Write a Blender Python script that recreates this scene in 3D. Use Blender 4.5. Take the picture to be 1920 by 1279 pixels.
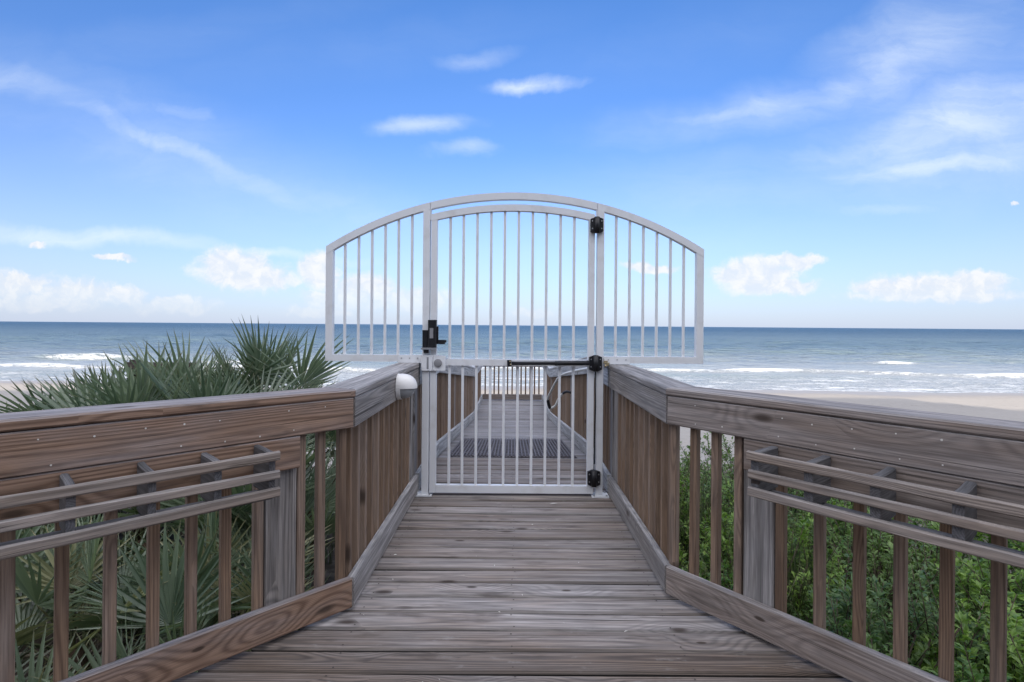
import bpy, math, random
import numpy as np
from mathutils import Vector, Matrix

for o in list(bpy.data.objects):
    bpy.data.objects.remove(o)
S = bpy.context.scene
COL = S.collection
R = math.radians
PI = math.pi

# ------------------------------------------------------------------ camera
CAM_Z = 1.37
FPX = 985.0                      # focal length in pixels of a 1920 px wide frame
ROLL = R(0.448)
cd = bpy.data.cameras.new('camera')
cam = bpy.data.objects.new('camera', cd)
COL.objects.link(cam)
cd.sensor_width = 36.0
cd.lens = 36.0 * FPX / 1920.0
cd.shift_y = -29.5 / 1920.0
cd.clip_start = 0.05
cd.clip_end = 60000.0
cam.matrix_world = Matrix.Translation((0, 0, CAM_Z)) @ Matrix.Rotation(R(90), 4, 'X') @ Matrix.Rotation(ROLL, 4, 'Z')
S.camera = cam

# ------------------------------------------------------------------ exposure
S.view_settings.view_transform = 'Standard'
S.view_settings.look = 'None'
S.view_settings.gamma = 1.0
S.view_settings.use_curve_mapping = False
S.view_settings.exposure = 0.72
try:
    S.cycles.max_bounces = 8
    S.cycles.transparent_max_bounces = 8
except Exception:
    pass

# ------------------------------------------------------------------ sun + sky
SUN_EL = R(19)
SUN_AZ = R(184)                  # measured from +Y (sea) clockwise; the sun is behind the camera
sd = (math.sin(SUN_AZ) * math.cos(SUN_EL), math.cos(SUN_AZ) * math.cos(SUN_EL), math.sin(SUN_EL))
sl = bpy.data.lights.new('sun', 'SUN')
sl.energy = 5.0
sl.angle = R(0.53)
sl.color = (1.0, 0.90, 0.78)
sun = bpy.data.objects.new('sun', sl)
COL.objects.link(sun)
sun.rotation_euler = Vector(sd).to_track_quat('Z', 'Y').to_euler()
sun.location = (0, -60, 60)


class NT:
    """small helper to write node trees"""
    def __init__(self, tree):
        self.t = tree
        self.n = tree.nodes
        self.l = tree.links

    def new(self, typ, **kw):
        n = self.n.new(typ)
        for k, v in kw.items():
            setattr(n, k, v)
        return n

    def put(self, sock, v):
        if v is None:
            return
        if hasattr(v, 'is_output') or isinstance(v, bpy.types.NodeSocket):
            self.l.new(v, sock)
        else:
            sock.default_value = v

    def m(self, op, a, b=None, c=None, clamp=False):
        n = self.new('ShaderNodeMath', operation=op, use_clamp=clamp)
        self.put(n.inputs[0], a)
        self.put(n.inputs[1], b)
        self.put(n.inputs[2], c)
        return n.outputs[0]

    def vm(self, op, a, b=None):
        n = self.new('ShaderNodeVectorMath', operation=op)
        self.put(n.inputs[0], a)
        self.put(n.inputs[1], b)
        return n.outputs['Value'] if op in ('LENGTH', 'DOT_PRODUCT', 'DISTANCE') else n.outputs[0]

    def xyz(self, x, y, z):
        n = self.new('ShaderNodeCombineXYZ')
        for i, v in enumerate((x, y, z)):
            self.put(n.inputs[i], v)
        return n.outputs[0]

    def sep(self, v):
        n = self.new('ShaderNodeSeparateXYZ')
        self.put(n.inputs[0], v)
        return n.outputs[0], n.outputs[1], n.outputs[2]

    def noise(self, vec, scale=1.0, detail=2.0, rough=0.5, dist=0.0, out=0):
        n = self.new('ShaderNodeTexNoise')
        self.put(n.inputs['Vector'], vec)
        n.inputs['Scale'].default_value = scale
        n.inputs['Detail'].default_value = detail
        n.inputs['Roughness'].default_value = rough
        n.inputs['Distortion'].default_value = dist
        return n.outputs[out]

    def mr(self, v, a, b, c=0.0, d=1.0, smooth=True):
        n = self.new('ShaderNodeMapRange')
        n.interpolation_type = 'SMOOTHSTEP' if smooth else 'LINEAR'
        n.clamp = True
        self.put(n.inputs[0], v)
        for i, q in enumerate((a, b, c, d)):
            self.put(n.inputs[i + 1], q)
        return n.outputs[0]

    def mix(self, f, a, b, typ='MIX'):
        n = self.new('ShaderNodeMix', data_type='RGBA', blend_type=typ)
        self.put(n.inputs[0], f)
        for i, v in ((6, a), (7, b)):
            if isinstance(v, tuple) and len(v) == 3:
                v = v + (1.0,)
            self.put(n.inputs[i], v)
        return n.outputs[2]


def sky_uv(px, py):
    """direction in the sky as tangents (east of the pier axis, above the horizon)"""
    u = (px - 960.0) / FPX
    v = (610.0 - py) / FPX
    return u * math.cos(ROLL) - v * math.sin(ROLL), u * math.sin(ROLL) + v * math.cos(ROLL)


W = bpy.data.worlds.new('World')
S.world = W
W.use_nodes = True
w = NT(W.node_tree)
w.n.clear()
wo = w.new('ShaderNodeOutputWorld')
bg = w.new('ShaderNodeBackground')
sky = w.new('ShaderNodeTexSky')
sky.sky_type = 'NISHITA'
sky.sun_disc = False
sky.sun_elevation = SUN_EL
sky.sun_rotation = SUN_AZ
sky.altitude = 10
sky.air_density = 1.0
sky.dust_density = 0.6
sky.ozone_density = 2.2
tc = w.new('ShaderNodeTexCoord')
dx, dy, dz = w.sep(tc.outputs['Generated'])
yd = w.m('MAXIMUM', dy, 0.12)
su = w.m('DIVIDE', dx, yd)
sv = w.m('DIVIDE', dz, yd)
suv = w.xyz(su, sv, 0.0)
front = w.mr(dy, 0.0, 0.25)
# cumulus: banks low over the horizon, their outlines broken by noise
wn = w.noise(suv, 16.0, 7.0, 0.6, 0.0, out=1)
wn = w.vm('SUBTRACT', wn, (0.5, 0.5, 0.5))
wv = w.vm('MULTIPLY', wn, (0.085, 0.05, 0.0))
cuv = w.vm('ADD', suv, wv)
CUMULUS = [  # px, py, half-width, half-height
    (442, 505, 72, 32), (470, 522, 80, 22), (410, 498, 38, 20), (500, 532, 60, 12),
    (38, 535, 60, 20), (150, 552, 72, 22), (240, 552, 34, 15), (330, 574, 72, 14), (70, 568, 120, 12),
    (598, 508, 40, 28), (680, 542, 70, 22), (760, 562, 95, 18), (640, 560, 70, 16),
    (1420, 512, 85, 24), (1490, 490, 50, 13), (1450, 535, 90, 14), (1372, 515, 36, 15),
    (1735, 540, 115, 23), (1820, 535, 70, 21), (1660, 540, 52, 17), (1750, 556, 150, 10),
    (215, 481, 28, 6), (72, 459, 16, 6), (995, 585, 40, 9), (1220, 500, 50, 8), (1905, 386, 10, 4), (600, 585, 60, 9),
]
acc = None
for (px, py, a, b) in CUMULUS:
    a, b = a * 1.12, b * 1.3
    u0, v0 = sky_uv(px, py)
    q = w.vm('SUBTRACT', cuv, (u0, v0, 0))
    q = w.vm('MULTIPLY', q, (FPX / a, FPX / b, 0))
    ln = w.vm('LENGTH', q)
    mk = w.mr(ln, 1.5, 0.35, 0.0, 1.0)
    acc = mk if acc is None else w.m('MAXIMUM', acc, mk)
cn = w.noise(cuv, 34.0, 8.0, 0.62)
cden = w.m('ADD', acc, w.m('MULTIPLY', w.m('SUBTRACT', cn, 0.5), 1.1))
cmask = w.m('MULTIPLY', w.mr(cden, 0.16, 0.92, 0.0, 0.88), w.mr(acc, 0.0, 0.25))
cmask = w.m('MULTIPLY', cmask, w.mr(sv, 0.015, 0.085, 0.35, 1.0))
# cirrus: long wisps, each with its own slant
CIRRUS = [  # px, py, half-length, half-width, slant(deg, up to the east), opacity
    (150, 212, 200, 20, -19, 0.34), (330, 272, 200, 17, -21, 0.40), (480, 335, 190, 20, -20, 0.26), (40, 160, 160, 40, -20, 0.30), (280, 240, 300, 70, -20, 0.16), (640, 380, 150, 26, -18, 0.16),
    (150, 436, 260, 15, -4, 0.62), (60, 428, 150, 11, -4, 0.5), (330, 452, 120, 9, -8, 0.35), (360, 212, 50, 14, -3, 0.20),
    (1000, 155, 70, 13, 3, 0.62), (895, 104, 85, 16, 6, 0.25), (790, 242, 78, 18, 4, 0.50), (862, 292, 55, 13, 3, 0.42),
    (1340, 222, 120, 16, 4, 0.52), (1450, 200, 150, 26, 12, 0.50), (1580, 170, 120, 30, 20, 0.40), (1700, 130, 110, 44, 34, 0.46), (1760, 85, 90, 60, 50, 0.40), (1690, 60, 160, 60, 25, 0.22),
    (1800, 240, 230, 60, 12, 0.58), (1650, 275, 200, 26, 10, 0.46), (1770, 316, 240, 20, 4, 0.58), (1870, 195, 120, 60, 10, 0.46), (1850, 290, 150, 40, 5, 0.42), (1560, 290, 120, 20, 8, 0.28),
    (1640, 388, 80, 10, 3, 0.30), (560, 360, 260, 50, -16, 0.12), (1500, 330, 420, 70, 6, 0.16), (700, 90, 330, 50, 8, 0.05), (1850, 90, 200, 90, 20, 0.20),
    (1730, 110, 190, 90, 35, 0.34), (1790, 262, 280, 95, 10, 0.40), (1400, 215, 240, 45, 9, 0.30), (250, 250, 420, 90, -20, 0.16), (560, 470, 160, 8, -5, 0.34), (1180, 440, 330, 55, 4, 0.10), (300, 90, 420, 46, 14, 0.05), (1300, 70, 300, 60, 12, 0.05),
]
cf = None
for (px, py, a, b, sl_, op) in CIRRUS:
    u0, v0 = sky_uv(px, py)
    t = R(sl_)
    mp = w.new('ShaderNodeMapping', vector_type='TEXTURE')
    mp.inputs['Location'].default_value = (u0, v0, 0)
    mp.inputs['Rotation'].default_value = (0, 0, t)
    mp.inputs['Scale'].default_value = (a / FPX, b / FPX, 1)
    cw = w.vm('ADD', suv, w.vm('MULTIPLY', w.vm('SUBTRACT', w.noise(suv, 3.0, 7.0, 0.58, 0.3, out=1), (0.5, 0.5, 0.5)), (0.34, 0.13, 0.0))) if cf is None else cw
    w.l.new(cw, mp.inputs['Vector'])
    ln = w.vm('LENGTH', mp.outputs[0])
    mk = w.mr(ln, 1.7, 0.0, 0.0, op)
    cf = mk if cf is None else w.m('MAXIMUM', cf, mk)
mpf = w.new('ShaderNodeMapping')
mpf.inputs['Rotation'].default_value = (0, 0, R(-9))
mpf.inputs['Scale'].default_value = (3.0, 12.0, 1.0)
w.l.new(cw, mpf.inputs['Vector'])
fib = w.noise(mpf.outputs[0], 1.7, 8.0, 0.66, 0.35)
fib2 = w.noise(suv, 3.0, 4.0, 0.55, 0.3)
cir = w.m('MULTIPLY', cf, w.mr(fib, 0.24, 0.76, 0.5, 1.15))
cir = w.m('MULTIPLY', cir, w.mr(fib2, 0.25, 0.62, 0.7, 1.15), clamp=True)
# thin veil of vapour low over the sea; bright unseen fill added overhead and behind the pier
skyc = w.mix(1.0, sky.outputs[0], (0.68, 0.86, 1.28), 'MULTIPLY')
skyc = w.mix(w.mr(dz, 0.22, 0.6), skyc, w.mix(1.0, skyc, (0.88, 1.10, 1.12), 'MULTIPLY'))
low = w.mr(dz, -0.02, 0.32, 0.82, 0.0, smooth=False)
low = w.m('POWER', low, 1.35)
skyc = w.mix(low, skyc, (4.2, 4.6, 5.85))
skyc = w.mix(w.m('MULTIPLY', cir, front), skyc, (5.6, 6.2, 6.9))
ccol = w.mix(w.mr(cn, 0.38, 0.66), (4.9, 5.25, 5.8), (6.1, 6.05, 6.0))
skyc = w.mix(w.m('MULTIPLY', cmask, front), skyc, ccol)
rear_fill = w.mr(dy, 0.50, 0.0, 0.0, 1.0)
rn = w.noise(tc.outputs['Generated'], 2.6, 5.0, 0.55)
rear_fill = w.m('MULTIPLY', rear_fill, w.mr(rn, 0.36, 0.62, 0.55, 1.0))
rear_fill = w.m('MULTIPLY', rear_fill, w.mr(dz, 0.2, 0.75, 0.35, 1.0))
skyc = w.mix(rear_fill, skyc, (17.0, 17.0, 17.9))
w.l.new(skyc, bg.inputs['Color'])
bg.inputs['Strength'].default_value = 0.1
w.l.new(bg.outputs[0], wo.inputs['Surface'])

# ------------------------------------------------------------------ materials


def mat(name):
    m = bpy.data.materials.new(name)
    m.use_nodes = True
    t = NT(m.node_tree)
    t.n.clear()
    o = t.new('ShaderNodeOutputMaterial')
    b = t.new('ShaderNodeBsdfPrincipled')
    t.l.new(b.outputs[0], o.inputs['Surface'])
    return m, t, b, o


def wood(name, early, late, grey, g0=0.3, upgrey=0.35, contrast=0.8, vary=0.3, crack=0.6, stain=0.35, pale=0.0, gapshade=0.0):
    m, t, b, o = mat(name)
    a = t.new('ShaderNodeAttribute', attribute_name='wc')
    r_ = t.new('ShaderNodeAttribute', attribute_name='rnd').outputs['Fac']
    x, y, z = t.sep(a.outputs['Vector'])
    n1 = t.noise(t.xyz(t.m('MULTIPLY', x, 0.9), t.m('MULTIPLY', y, 5.0), t.m('MULTIPLY', z, 5.0)), 1.0, 2.0)
    # knots
    vo = t.new('ShaderNodeTexVoronoi', feature='F1', voronoi_dimensions='2D')
    t.put(vo.inputs['Vector'], t.xyz(t.m('MULTIPLY', x, 2.0), t.m('MULTIPLY', y, 5.5), t.m('MULTIPLY', r_, 37.0)))
    vo.inputs['Scale'].default_value = 1.0
    kd = vo.outputs['Distance']
    cs = t.sep(vo.outputs['Color'])
    gate_ = t.m('GREATER_THAN', cs[0], 0.82)
    kn = t.m('MULTIPLY', t.mr(kd, t.m('MULTIPLY_ADD', cs[1], 0.10, 0.05), 0.03), gate_)
    kw = t.m('MULTIPLY', t.mr(kd, 0.55, 0.0), gate_)
    rad = t.m('SQRT', t.m('ADD', t.m('MULTIPLY', y, y), t.m('MULTIPLY', z, z)))
    rad = t.m('ADD', rad, t.m('MULTIPLY', n1, 0.035))
    rad = t.m('ADD', rad, t.m('MULTIPLY', kw, 0.030))
    ring = t.m('SINE', t.m('MULTIPLY', rad, 820.0))
    ring = t.m('MULTIPLY_ADD', ring, 0.5, 0.5)
    ring = t.m('POWER', ring, 1.6)
    fine = t.noise(t.xyz(t.m('MULTIPLY', x, 7.0), t.m('MULTIPLY', y, 260.0), t.m('MULTIPLY', z, 260.0)), 1.0, 3.0, 0.6)
    mid = t.noise(t.xyz(t.m('MULTIPLY', x, 1.6), t.m('MULTIPLY', y, 38.0), t.m('MULTIPLY', z, 38.0)), 1.0, 3.0, 0.6)
    low_ = t.noise(t.xyz(t.m('MULTIPLY', x, 1.5), t.m('MULTIPLY', y, 7.0), t.m('MULTIPLY', z, 7.0)), 1.0, 4.0, 0.6)
    early, late = tuple(q * 1.3 for q in early), tuple(q * 1.3 for q in late)
    c = t.mix(t.m('MULTIPLY', ring, contrast), early, late)
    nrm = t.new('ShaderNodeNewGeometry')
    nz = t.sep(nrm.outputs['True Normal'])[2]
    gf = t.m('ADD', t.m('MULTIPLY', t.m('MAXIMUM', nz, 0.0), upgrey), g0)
    gf = t.m('ADD', gf, t.m('MULTIPLY', t.m('SUBTRACT', low_, 0.5), 1.5))
    gf = t.m('ADD', gf, t.m('MULTIPLY', t.m('SUBTRACT', r_, 0.5), vary), clamp=True)
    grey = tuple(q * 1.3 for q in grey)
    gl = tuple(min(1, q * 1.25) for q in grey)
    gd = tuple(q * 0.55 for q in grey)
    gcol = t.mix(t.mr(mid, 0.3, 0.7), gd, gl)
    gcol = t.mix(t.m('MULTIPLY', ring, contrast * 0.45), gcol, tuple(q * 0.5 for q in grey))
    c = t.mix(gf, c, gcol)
    c = t.mix(1.0, c, t.mr(fine, 0.25, 0.75, 0.60, 1.30, smooth=False), 'MULTIPLY')
    c = t.mix(1.0, c, t.m('MULTIPLY_ADD', r_, vary, 1.0 - vary * 0.5), 'MULTIPLY')
    st = t.noise(t.xyz(t.m('MULTIPLY', x, 2.6), t.m('MULTIPLY', y, 11.0), t.m('ADD', t.m('MULTIPLY', z, 11.0), 7.0)), 1.0, 4.0, 0.6)
    c = t.mix(t.mr(st, 0.56, 0.74, 0.0, stain), c, (0.035, 0.024, 0.017))
    if pale > 0:
        sp = t.noise(t.xyz(t.m('MULTIPLY', x, 5.0), t.m('MULTIPLY', y, 16.0), t.m('ADD', t.m('MULTIPLY', z, 11.0), 3.0)), 1.0, 5.0, 0.7)
        c = t.mix(t.mr(sp, 0.57, 0.8, 0.0, pale), c, (0.42, 0.41, 0.40))
    ck = t.noise(t.xyz(t.m('MULTIPLY', x, 1.1), t.m('MULTIPLY', y, 75.0), t.m('MULTIPLY', z, 75.0)), 1.0, 3.0, 0.55)
    ckm = t.mr(ck, 0.63, 0.72, 0.0, crack)
    c = t.mix(ckm, c, (0.018, 0.014, 0.011))
    c = t.mix(t.m('MULTIPLY', kn, 0.85), c, (0.035, 0.022, 0.015))
    if gapshade > 0:      # weather-dark plank edges, with gap shade painted onto their sides
        c = t.mix(t.mr(nz, 0.90, 0.50, 0.0, gapshade), c, (0.012, 0.011, 0.010))
    t.l.new(c, b.inputs['Base Color'])
    t.put(b.inputs['Roughness'], t.mr(fine, 0.2, 0.8, 0.62, 0.9))
    b.inputs['Specular IOR Level'].default_value = 0.35
    h = t.m('ADD', t.m('MULTIPLY', ring, -0.3), t.m('MULTIPLY', fine, 0.5))
    h = t.m('SUBTRACT', h, t.m('MULTIPLY', ckm, 1.6))
    bp = t.new('ShaderNodeBump')
    bp.inputs['Strength'].default_value = 0.7
    bp.inputs['Distance'].default_value = 0.0022
    t.l.new(h, bp.inputs['Height'])
    t.l.new(bp.outputs[0], b.inputs['Normal'])
    return m


M = {}
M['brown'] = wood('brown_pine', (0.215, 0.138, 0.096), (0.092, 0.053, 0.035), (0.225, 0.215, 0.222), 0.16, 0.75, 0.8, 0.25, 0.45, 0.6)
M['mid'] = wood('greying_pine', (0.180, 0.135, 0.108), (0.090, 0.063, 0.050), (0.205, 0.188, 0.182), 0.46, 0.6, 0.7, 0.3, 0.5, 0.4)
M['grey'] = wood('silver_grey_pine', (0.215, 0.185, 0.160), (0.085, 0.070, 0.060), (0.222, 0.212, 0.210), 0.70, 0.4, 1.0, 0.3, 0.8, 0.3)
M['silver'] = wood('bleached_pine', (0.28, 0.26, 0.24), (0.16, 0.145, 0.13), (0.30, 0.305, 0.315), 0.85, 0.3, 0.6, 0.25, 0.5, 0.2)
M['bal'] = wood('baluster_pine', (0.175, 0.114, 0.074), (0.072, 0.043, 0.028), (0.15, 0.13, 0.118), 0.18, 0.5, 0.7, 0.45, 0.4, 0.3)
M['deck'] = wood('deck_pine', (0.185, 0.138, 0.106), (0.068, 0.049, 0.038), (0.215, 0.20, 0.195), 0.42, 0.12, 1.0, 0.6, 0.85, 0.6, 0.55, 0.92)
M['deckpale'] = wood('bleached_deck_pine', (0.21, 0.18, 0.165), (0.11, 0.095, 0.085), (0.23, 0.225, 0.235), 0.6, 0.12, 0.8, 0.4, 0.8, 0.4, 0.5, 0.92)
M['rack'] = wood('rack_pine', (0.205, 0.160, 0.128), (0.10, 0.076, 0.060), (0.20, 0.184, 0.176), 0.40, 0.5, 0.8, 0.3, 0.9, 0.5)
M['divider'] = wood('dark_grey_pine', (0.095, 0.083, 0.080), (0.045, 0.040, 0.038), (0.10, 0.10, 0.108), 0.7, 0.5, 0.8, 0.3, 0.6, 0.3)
M['dark'] = wood('dark_old_wood', (0.060, 0.045, 0.036), (0.03, 0.022, 0.018), (0.05, 0.045, 0.04), 0.4, 0.3, 0.7, 0.4, 0.6, 0.3)


def plain(name, col, rough=0.5, metal=0.0, spec=0.5, dirt=0.0, dirtcol=(0.2, 0.17, 0.13), scale=9.0, bump=0.0):
    m, t, b, o = mat(name)
    g = t.new('ShaderNodeTexCoord').outputs['Object']
    n = t.noise(g, scale, 5.0, 0.6)
    c = t.mix(t.mr(n, 0.48, 0.78, 0.0, dirt), col, dirtcol) if dirt else None
    if c is not None:
        t.l.new(c, b.inputs['Base Color'])
    else:
        b.inputs['Base Color'].default_value = col + (1,)
    t.put(b.inputs['Roughness'], t.mr(n, 0.3, 0.7, rough * 0.85, min(1, rough * 1.15)))
    b.inputs['Metallic'].default_value = metal
    b.inputs['Specular IOR Level'].default_value = spec
    if bump:
        bp = t.new('ShaderNodeBump')
        bp.inputs['Strength'].default_value = 0.4
        bp.inputs['Distance'].default_value = bump
        t.l.new(t.noise(g, scale * 8, 3.0), bp.inputs['Height'])
        t.l.new(bp.outputs[0], b.inputs['Normal'])
    return m


M['white'] = plain('white_painted_aluminium', (0.70, 0.71, 0.73), 0.38, 0, 0.5, 0.35, (0.42, 0.39, 0.34), 7.0)
M['plastic'] = plain('white_plastic', (0.66, 0.65, 0.64), 0.35, 0, 0.5, 0.15, (0.5, 0.45, 0.38), 14.0)
M['lens'] = plain('frosted_lens', (0.27, 0.28, 0.29), 0.22, 0, 0.5)
M['black'] = plain('black_polymer', (0.008, 0.008, 0.010), 0.42, 0, 0.4, 0.3, (0.025, 0.025, 0.025), 20)
M['steel'] = plain('dull_steel', (0.42, 0.42, 0.43), 0.4, 0.8)
M['brass'] = plain('tarnished_brass', (0.40, 0.33, 0.20), 0.45, 0.7)
M['nail'] = plain('nail_heads', (0.66, 0.63, 0.58), 0.4, 0.3)
M['sticker'] = plain('grey_sticker', (0.22, 0.22, 0.23), 0.5)
M['rubber'] = plain('mat_rubber', (0.12, 0.11, 0.12), 0.7, 0, 0.4, 0.5, (0.10, 0.09, 0.09), 12)
M['hose'] = plain('pale_hose', (0.60, 0.60, 0.58), 0.45)
M['flake'] = plain('pale_flakes', (0.62, 0.60, 0.56), 0.8)
M['stucco'] = plain('cream_stucco', (0.80, 0.77, 0.71), 0.85, 0, 0.3, 0.2, (0.6, 0.55, 0.48), 0.6)
M['glass'] = plain('window_glass', (0.03, 0.04, 0.05), 0.08, 0, 0.6)


def leafmat(name, c0, c1, tip=None, transl=0.25, rough=0.45, spec=0.4, sc=1.3):
    m = bpy.data.materials.new(name)
    m.use_nodes = True
    t = NT(m.node_tree)
    t.n.clear()
    o = t.new('ShaderNodeOutputMaterial')
    b = t.new('ShaderNodeBsdfPrincipled')
    r_ = t.new('ShaderNodeAttribute', attribute_name='rnd').outputs['Fac']
    g = t.new('ShaderNodeTexCoord').outputs['Object']
    oi = t.new('ShaderNodeObjectInfo').outputs['Random']
    n = t.noise(g, sc, 3.0)
    f = t.m('ADD', t.m('MULTIPLY', r_, 0.6), t.m('MULTIPLY', t.m('SUBTRACT', n, 0.5), 1.4))
    f = t.m('ADD', f, t.m('MULTIPLY', t.m('SUBTRACT', oi, 0.5), 0.5), clamp=True)
    c = t.mix(f, c0, c1)
    if tip is not None:
        a = t.new('ShaderNodeAttribute', attribute_name='wc')
        x = t.sep(a.outputs['Vector'])[0]
        c = t.mix(t.mr(x, 0.8, 1.0, 0.0, 0.7), c, tip)
    t.l.new(c, b.inputs['Base Color'])
    b.inputs['Roughness'].default_value = rough
    b.inputs['Specular IOR Level'].default_value = spec
    tr = t.new('ShaderNodeBsdfTranslucent')
    t.l.new(t.mix(1.0, c, (1.2, 1.3, 0.7), 'MULTIPLY'), tr.inputs['Color'])
    mx = t.new('ShaderNodeMixShader')
    mx.inputs[0].default_value = transl
    t.l.new(b.outputs[0], mx.inputs[1])
    t.l.new(tr.outputs[0], mx.inputs[2])
    t.l.new(mx.outputs[0], o.inputs['Surface'])
    return m


M['palm'] = leafmat('palmetto_leaf', (0.085, 0.125, 0.080), (0.265, 0.32, 0.22), (0.16, 0.13, 0.07), 0.25, 0.30, 0.6)
M['palmpale'] = leafmat('ageing_palmetto_leaf', (0.17, 0.185, 0.10), (0.36, 0.35, 0.21), (0.30, 0.24, 0.14), 0.25, 0.4, 0.5)
M['palmdead'] = leafmat('dead_palmetto_leaf', (0.20, 0.165, 0.115), (0.50, 0.46, 0.37), None, 0.12, 0.7, 0.3)
M['petiole'] = leafmat('palmetto_stalk', (0.07, 0.085, 0.04), (0.13, 0.125, 0.06), None, 0.0, 0.5, 0.4)
M['shrub'] = leafmat('shrub_leaf', (0.075, 0.160, 0.034), (0.30, 0.44, 0.095), None, 0.38, 0.40, 0.45)
M['shrub2'] = leafmat('shrub_leaf_blue', (0.080, 0.145, 0.050), (0.25, 0.36, 0.12), None, 0.36, 0.45, 0.45)
M['grassm'] = leafmat('dune_grass_blades', (0.055, 0.080, 0.035), (0.17, 0.18, 0.09), (0.26, 0.22, 0.13), 0.25, 0.6, 0.3)
M['twig'] = plain('twig_bark', (0.10, 0.075, 0.055), 0.85)
M['trunk'] = plain('fibrous_trunk', (0.085, 0.060, 0.042), 0.95, 0, 0.2, 0.6, (0.03, 0.022, 0.016), 18, 0.01)

# ------------------------------------------------------------------ mesh builder
RNG = random.Random(11)


class MB:
    def __init__(self):
        self.v, self.f, self.mi, self.wc, self.rn, self.sm = [], [], [], [], [], []

    def add(self, vs, fs, wcs=None, rnd=0.5, mi=0, smooth=False):
        k = len(self.v)
        self.v += [tuple(q) for q in vs]
        self.wc += [tuple(q) for q in (wcs if wcs is not None else vs)]
        self.rn += [rnd] * len(vs)
        for f in fs:
            self.f.append(tuple(i + k for i in f))
            self.mi.append(mi)
            self.sm.append(smooth)
        return self

    def board(self, p0, p1, wd, w_, t_, ch=0.003, n=1, warp=0.0, sk0=0.0, sk1=0.0, mi=0, rnd=None, rough=0.0):
        """a sawn board from p0 to p1 (axis through its middle); wd = direction of its width"""
        p0, p1, wd = Vector(p0), Vector(p1), Vector(wd)
        ax = (p1 - p0)
        L = ax.length
        ax.normalize()
        wd = (wd - ax * wd.dot(ax)).normalized()
        td = ax.cross(wd)
        hw, ht = w_ / 2, t_ / 2
        c = min(ch, hw * 0.8, ht * 0.8)
        sec = [(-hw + c, -ht), (hw - c, -ht), (hw, -ht + c), (hw, ht - c), (hw - c, ht), (-hw + c, ht), (-hw, ht - c), (-hw, -ht + c)]
        r = RNG.random() if rnd is None else rnd
        ox, oy, oz = RNG.uniform(0, 60), RNG.uniform(-0.05, 0.05), RNG.uniform(0.03, 0.14) * RNG.choice((-1, 1))
        ph, ph2 = RNG.uniform(0, 6.28), RNG.uniform(0, 6.28)
        vs, ws = [], []
        for i in range(n + 1):
            s = i / n
            bt = warp * math.sin(ph + s * 5.0) if warp else 0.0
            bw = warp * 0.6 * math.sin(ph2 + s * 4.0) if warp else 0.0
            for (a, b) in sec:
                al = s * L
                if i == 0:
                    al += sk0 * a
                elif i == n:
                    al += sk1 * a
                jr = rough * RNG.uniform(-1, 1) if rough else 0.0
                vs.append(p0 + ax * al + wd * (a + bw + jr) + td * (b + bt))
                ws.append((al + ox, a + oy, b + oz))
        fs = []
        for i in range(n):
            for j in range(8):
                j2 = (j + 1) % 8
                fs.append((i * 8 + j, i * 8 + j2, (i + 1) * 8 + j2, (i + 1) * 8 + j))
        fs.append(tuple(reversed(range(8))))
        fs.append(tuple(n * 8 + j for j in range(8)))
        return self.add(vs, fs, ws, r, mi)

    def box(self, c, sx, sy, sz, ch=0.002, mi=0):
        c = Vector(c)
        return self.board(c - Vector((0, 0, sz / 2)), c + Vector((0, 0, sz / 2)), (1, 0, 0), sx, sy, ch, mi=mi)

    def tube(self, pts, r, seg=8, mi=0, smooth=True, caps=True):
        pts = [Vector(p) for p in pts]
        n = len(pts)
        vs, ws, fs = [], [], []
        up = Vector((0, 0, 1))
        for i, p in enumerate(pts):
            d = (pts[min(i + 1, n - 1)] - pts[max(i - 1, 0)]).normalized()
            a = d.cross(up)
            if a.length < 1e-3:
                a = d.cross(Vector((0, 1, 0)))
            a.normalize()
            b = d.cross(a)
            rr = r[i] if isinstance(r, (list, tuple)) else r
            for j in range(seg):
                t = 2 * PI * j / seg
                vs.append(p + (a * math.cos(t) + b * math.sin(t)) * rr)
                ws.append((i * 0.1, math.cos(t) * rr, math.sin(t) * rr))
        for i in range(n - 1):
            for j in range(seg):
                j2 = (j + 1) % seg
                fs.append((i * seg + j, i * seg + j2, (i + 1) * seg + j2, (i + 1) * seg + j))
        if caps:
            fs.append(tuple(reversed(range(seg))))
            fs.append(tuple((n - 1) * seg + j for j in range(seg)))
        return self.add(vs, fs, ws, RNG.random(), mi, smooth)

    def prism(self, poly, y0, y1, mi=0):
        """an outline in x-z pushed through from y0 (front) to y1"""
        n = len(poly)
        vs = [(x, y0, z) for x, z in poly] + [(x, y1, z) for x, z in poly]
        fs = [tuple(range(n)), tuple(reversed(range(n, 2 * n)))]
        for i in range(n):
            j = (i + 1) % n
            fs.append((i, i + n, j + n, j))
        return self.add(vs, fs, None, RNG.random(), mi)

    def mesh(self, name, mats, org=(0, 0, 0)):
        me = bpy.data.meshes.new(name)
        ox, oy, oz = org
        me.from_pydata([(x - ox, y - oy, z - oz) for x, y, z in self.v], [], self.f)
        me.attributes.new('wc', 'FLOAT_VECTOR', 'POINT').data.foreach_set('vector', np.array(self.wc, dtype=np.float32).ravel())
        me.attributes.new('rnd', 'FLOAT', 'POINT').data.foreach_set('value', np.array(self.rn, dtype=np.float32))
        for m_ in (mats if isinstance(mats, (list, tuple)) else [mats]):
            me.materials.append(m_)
        me.polygons.foreach_set('material_index', np.array(self.mi, dtype=np.int32))
        me.polygons.foreach_set('use_smooth', np.array(self.sm, dtype=bool))
        me.update()
        return me

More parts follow.
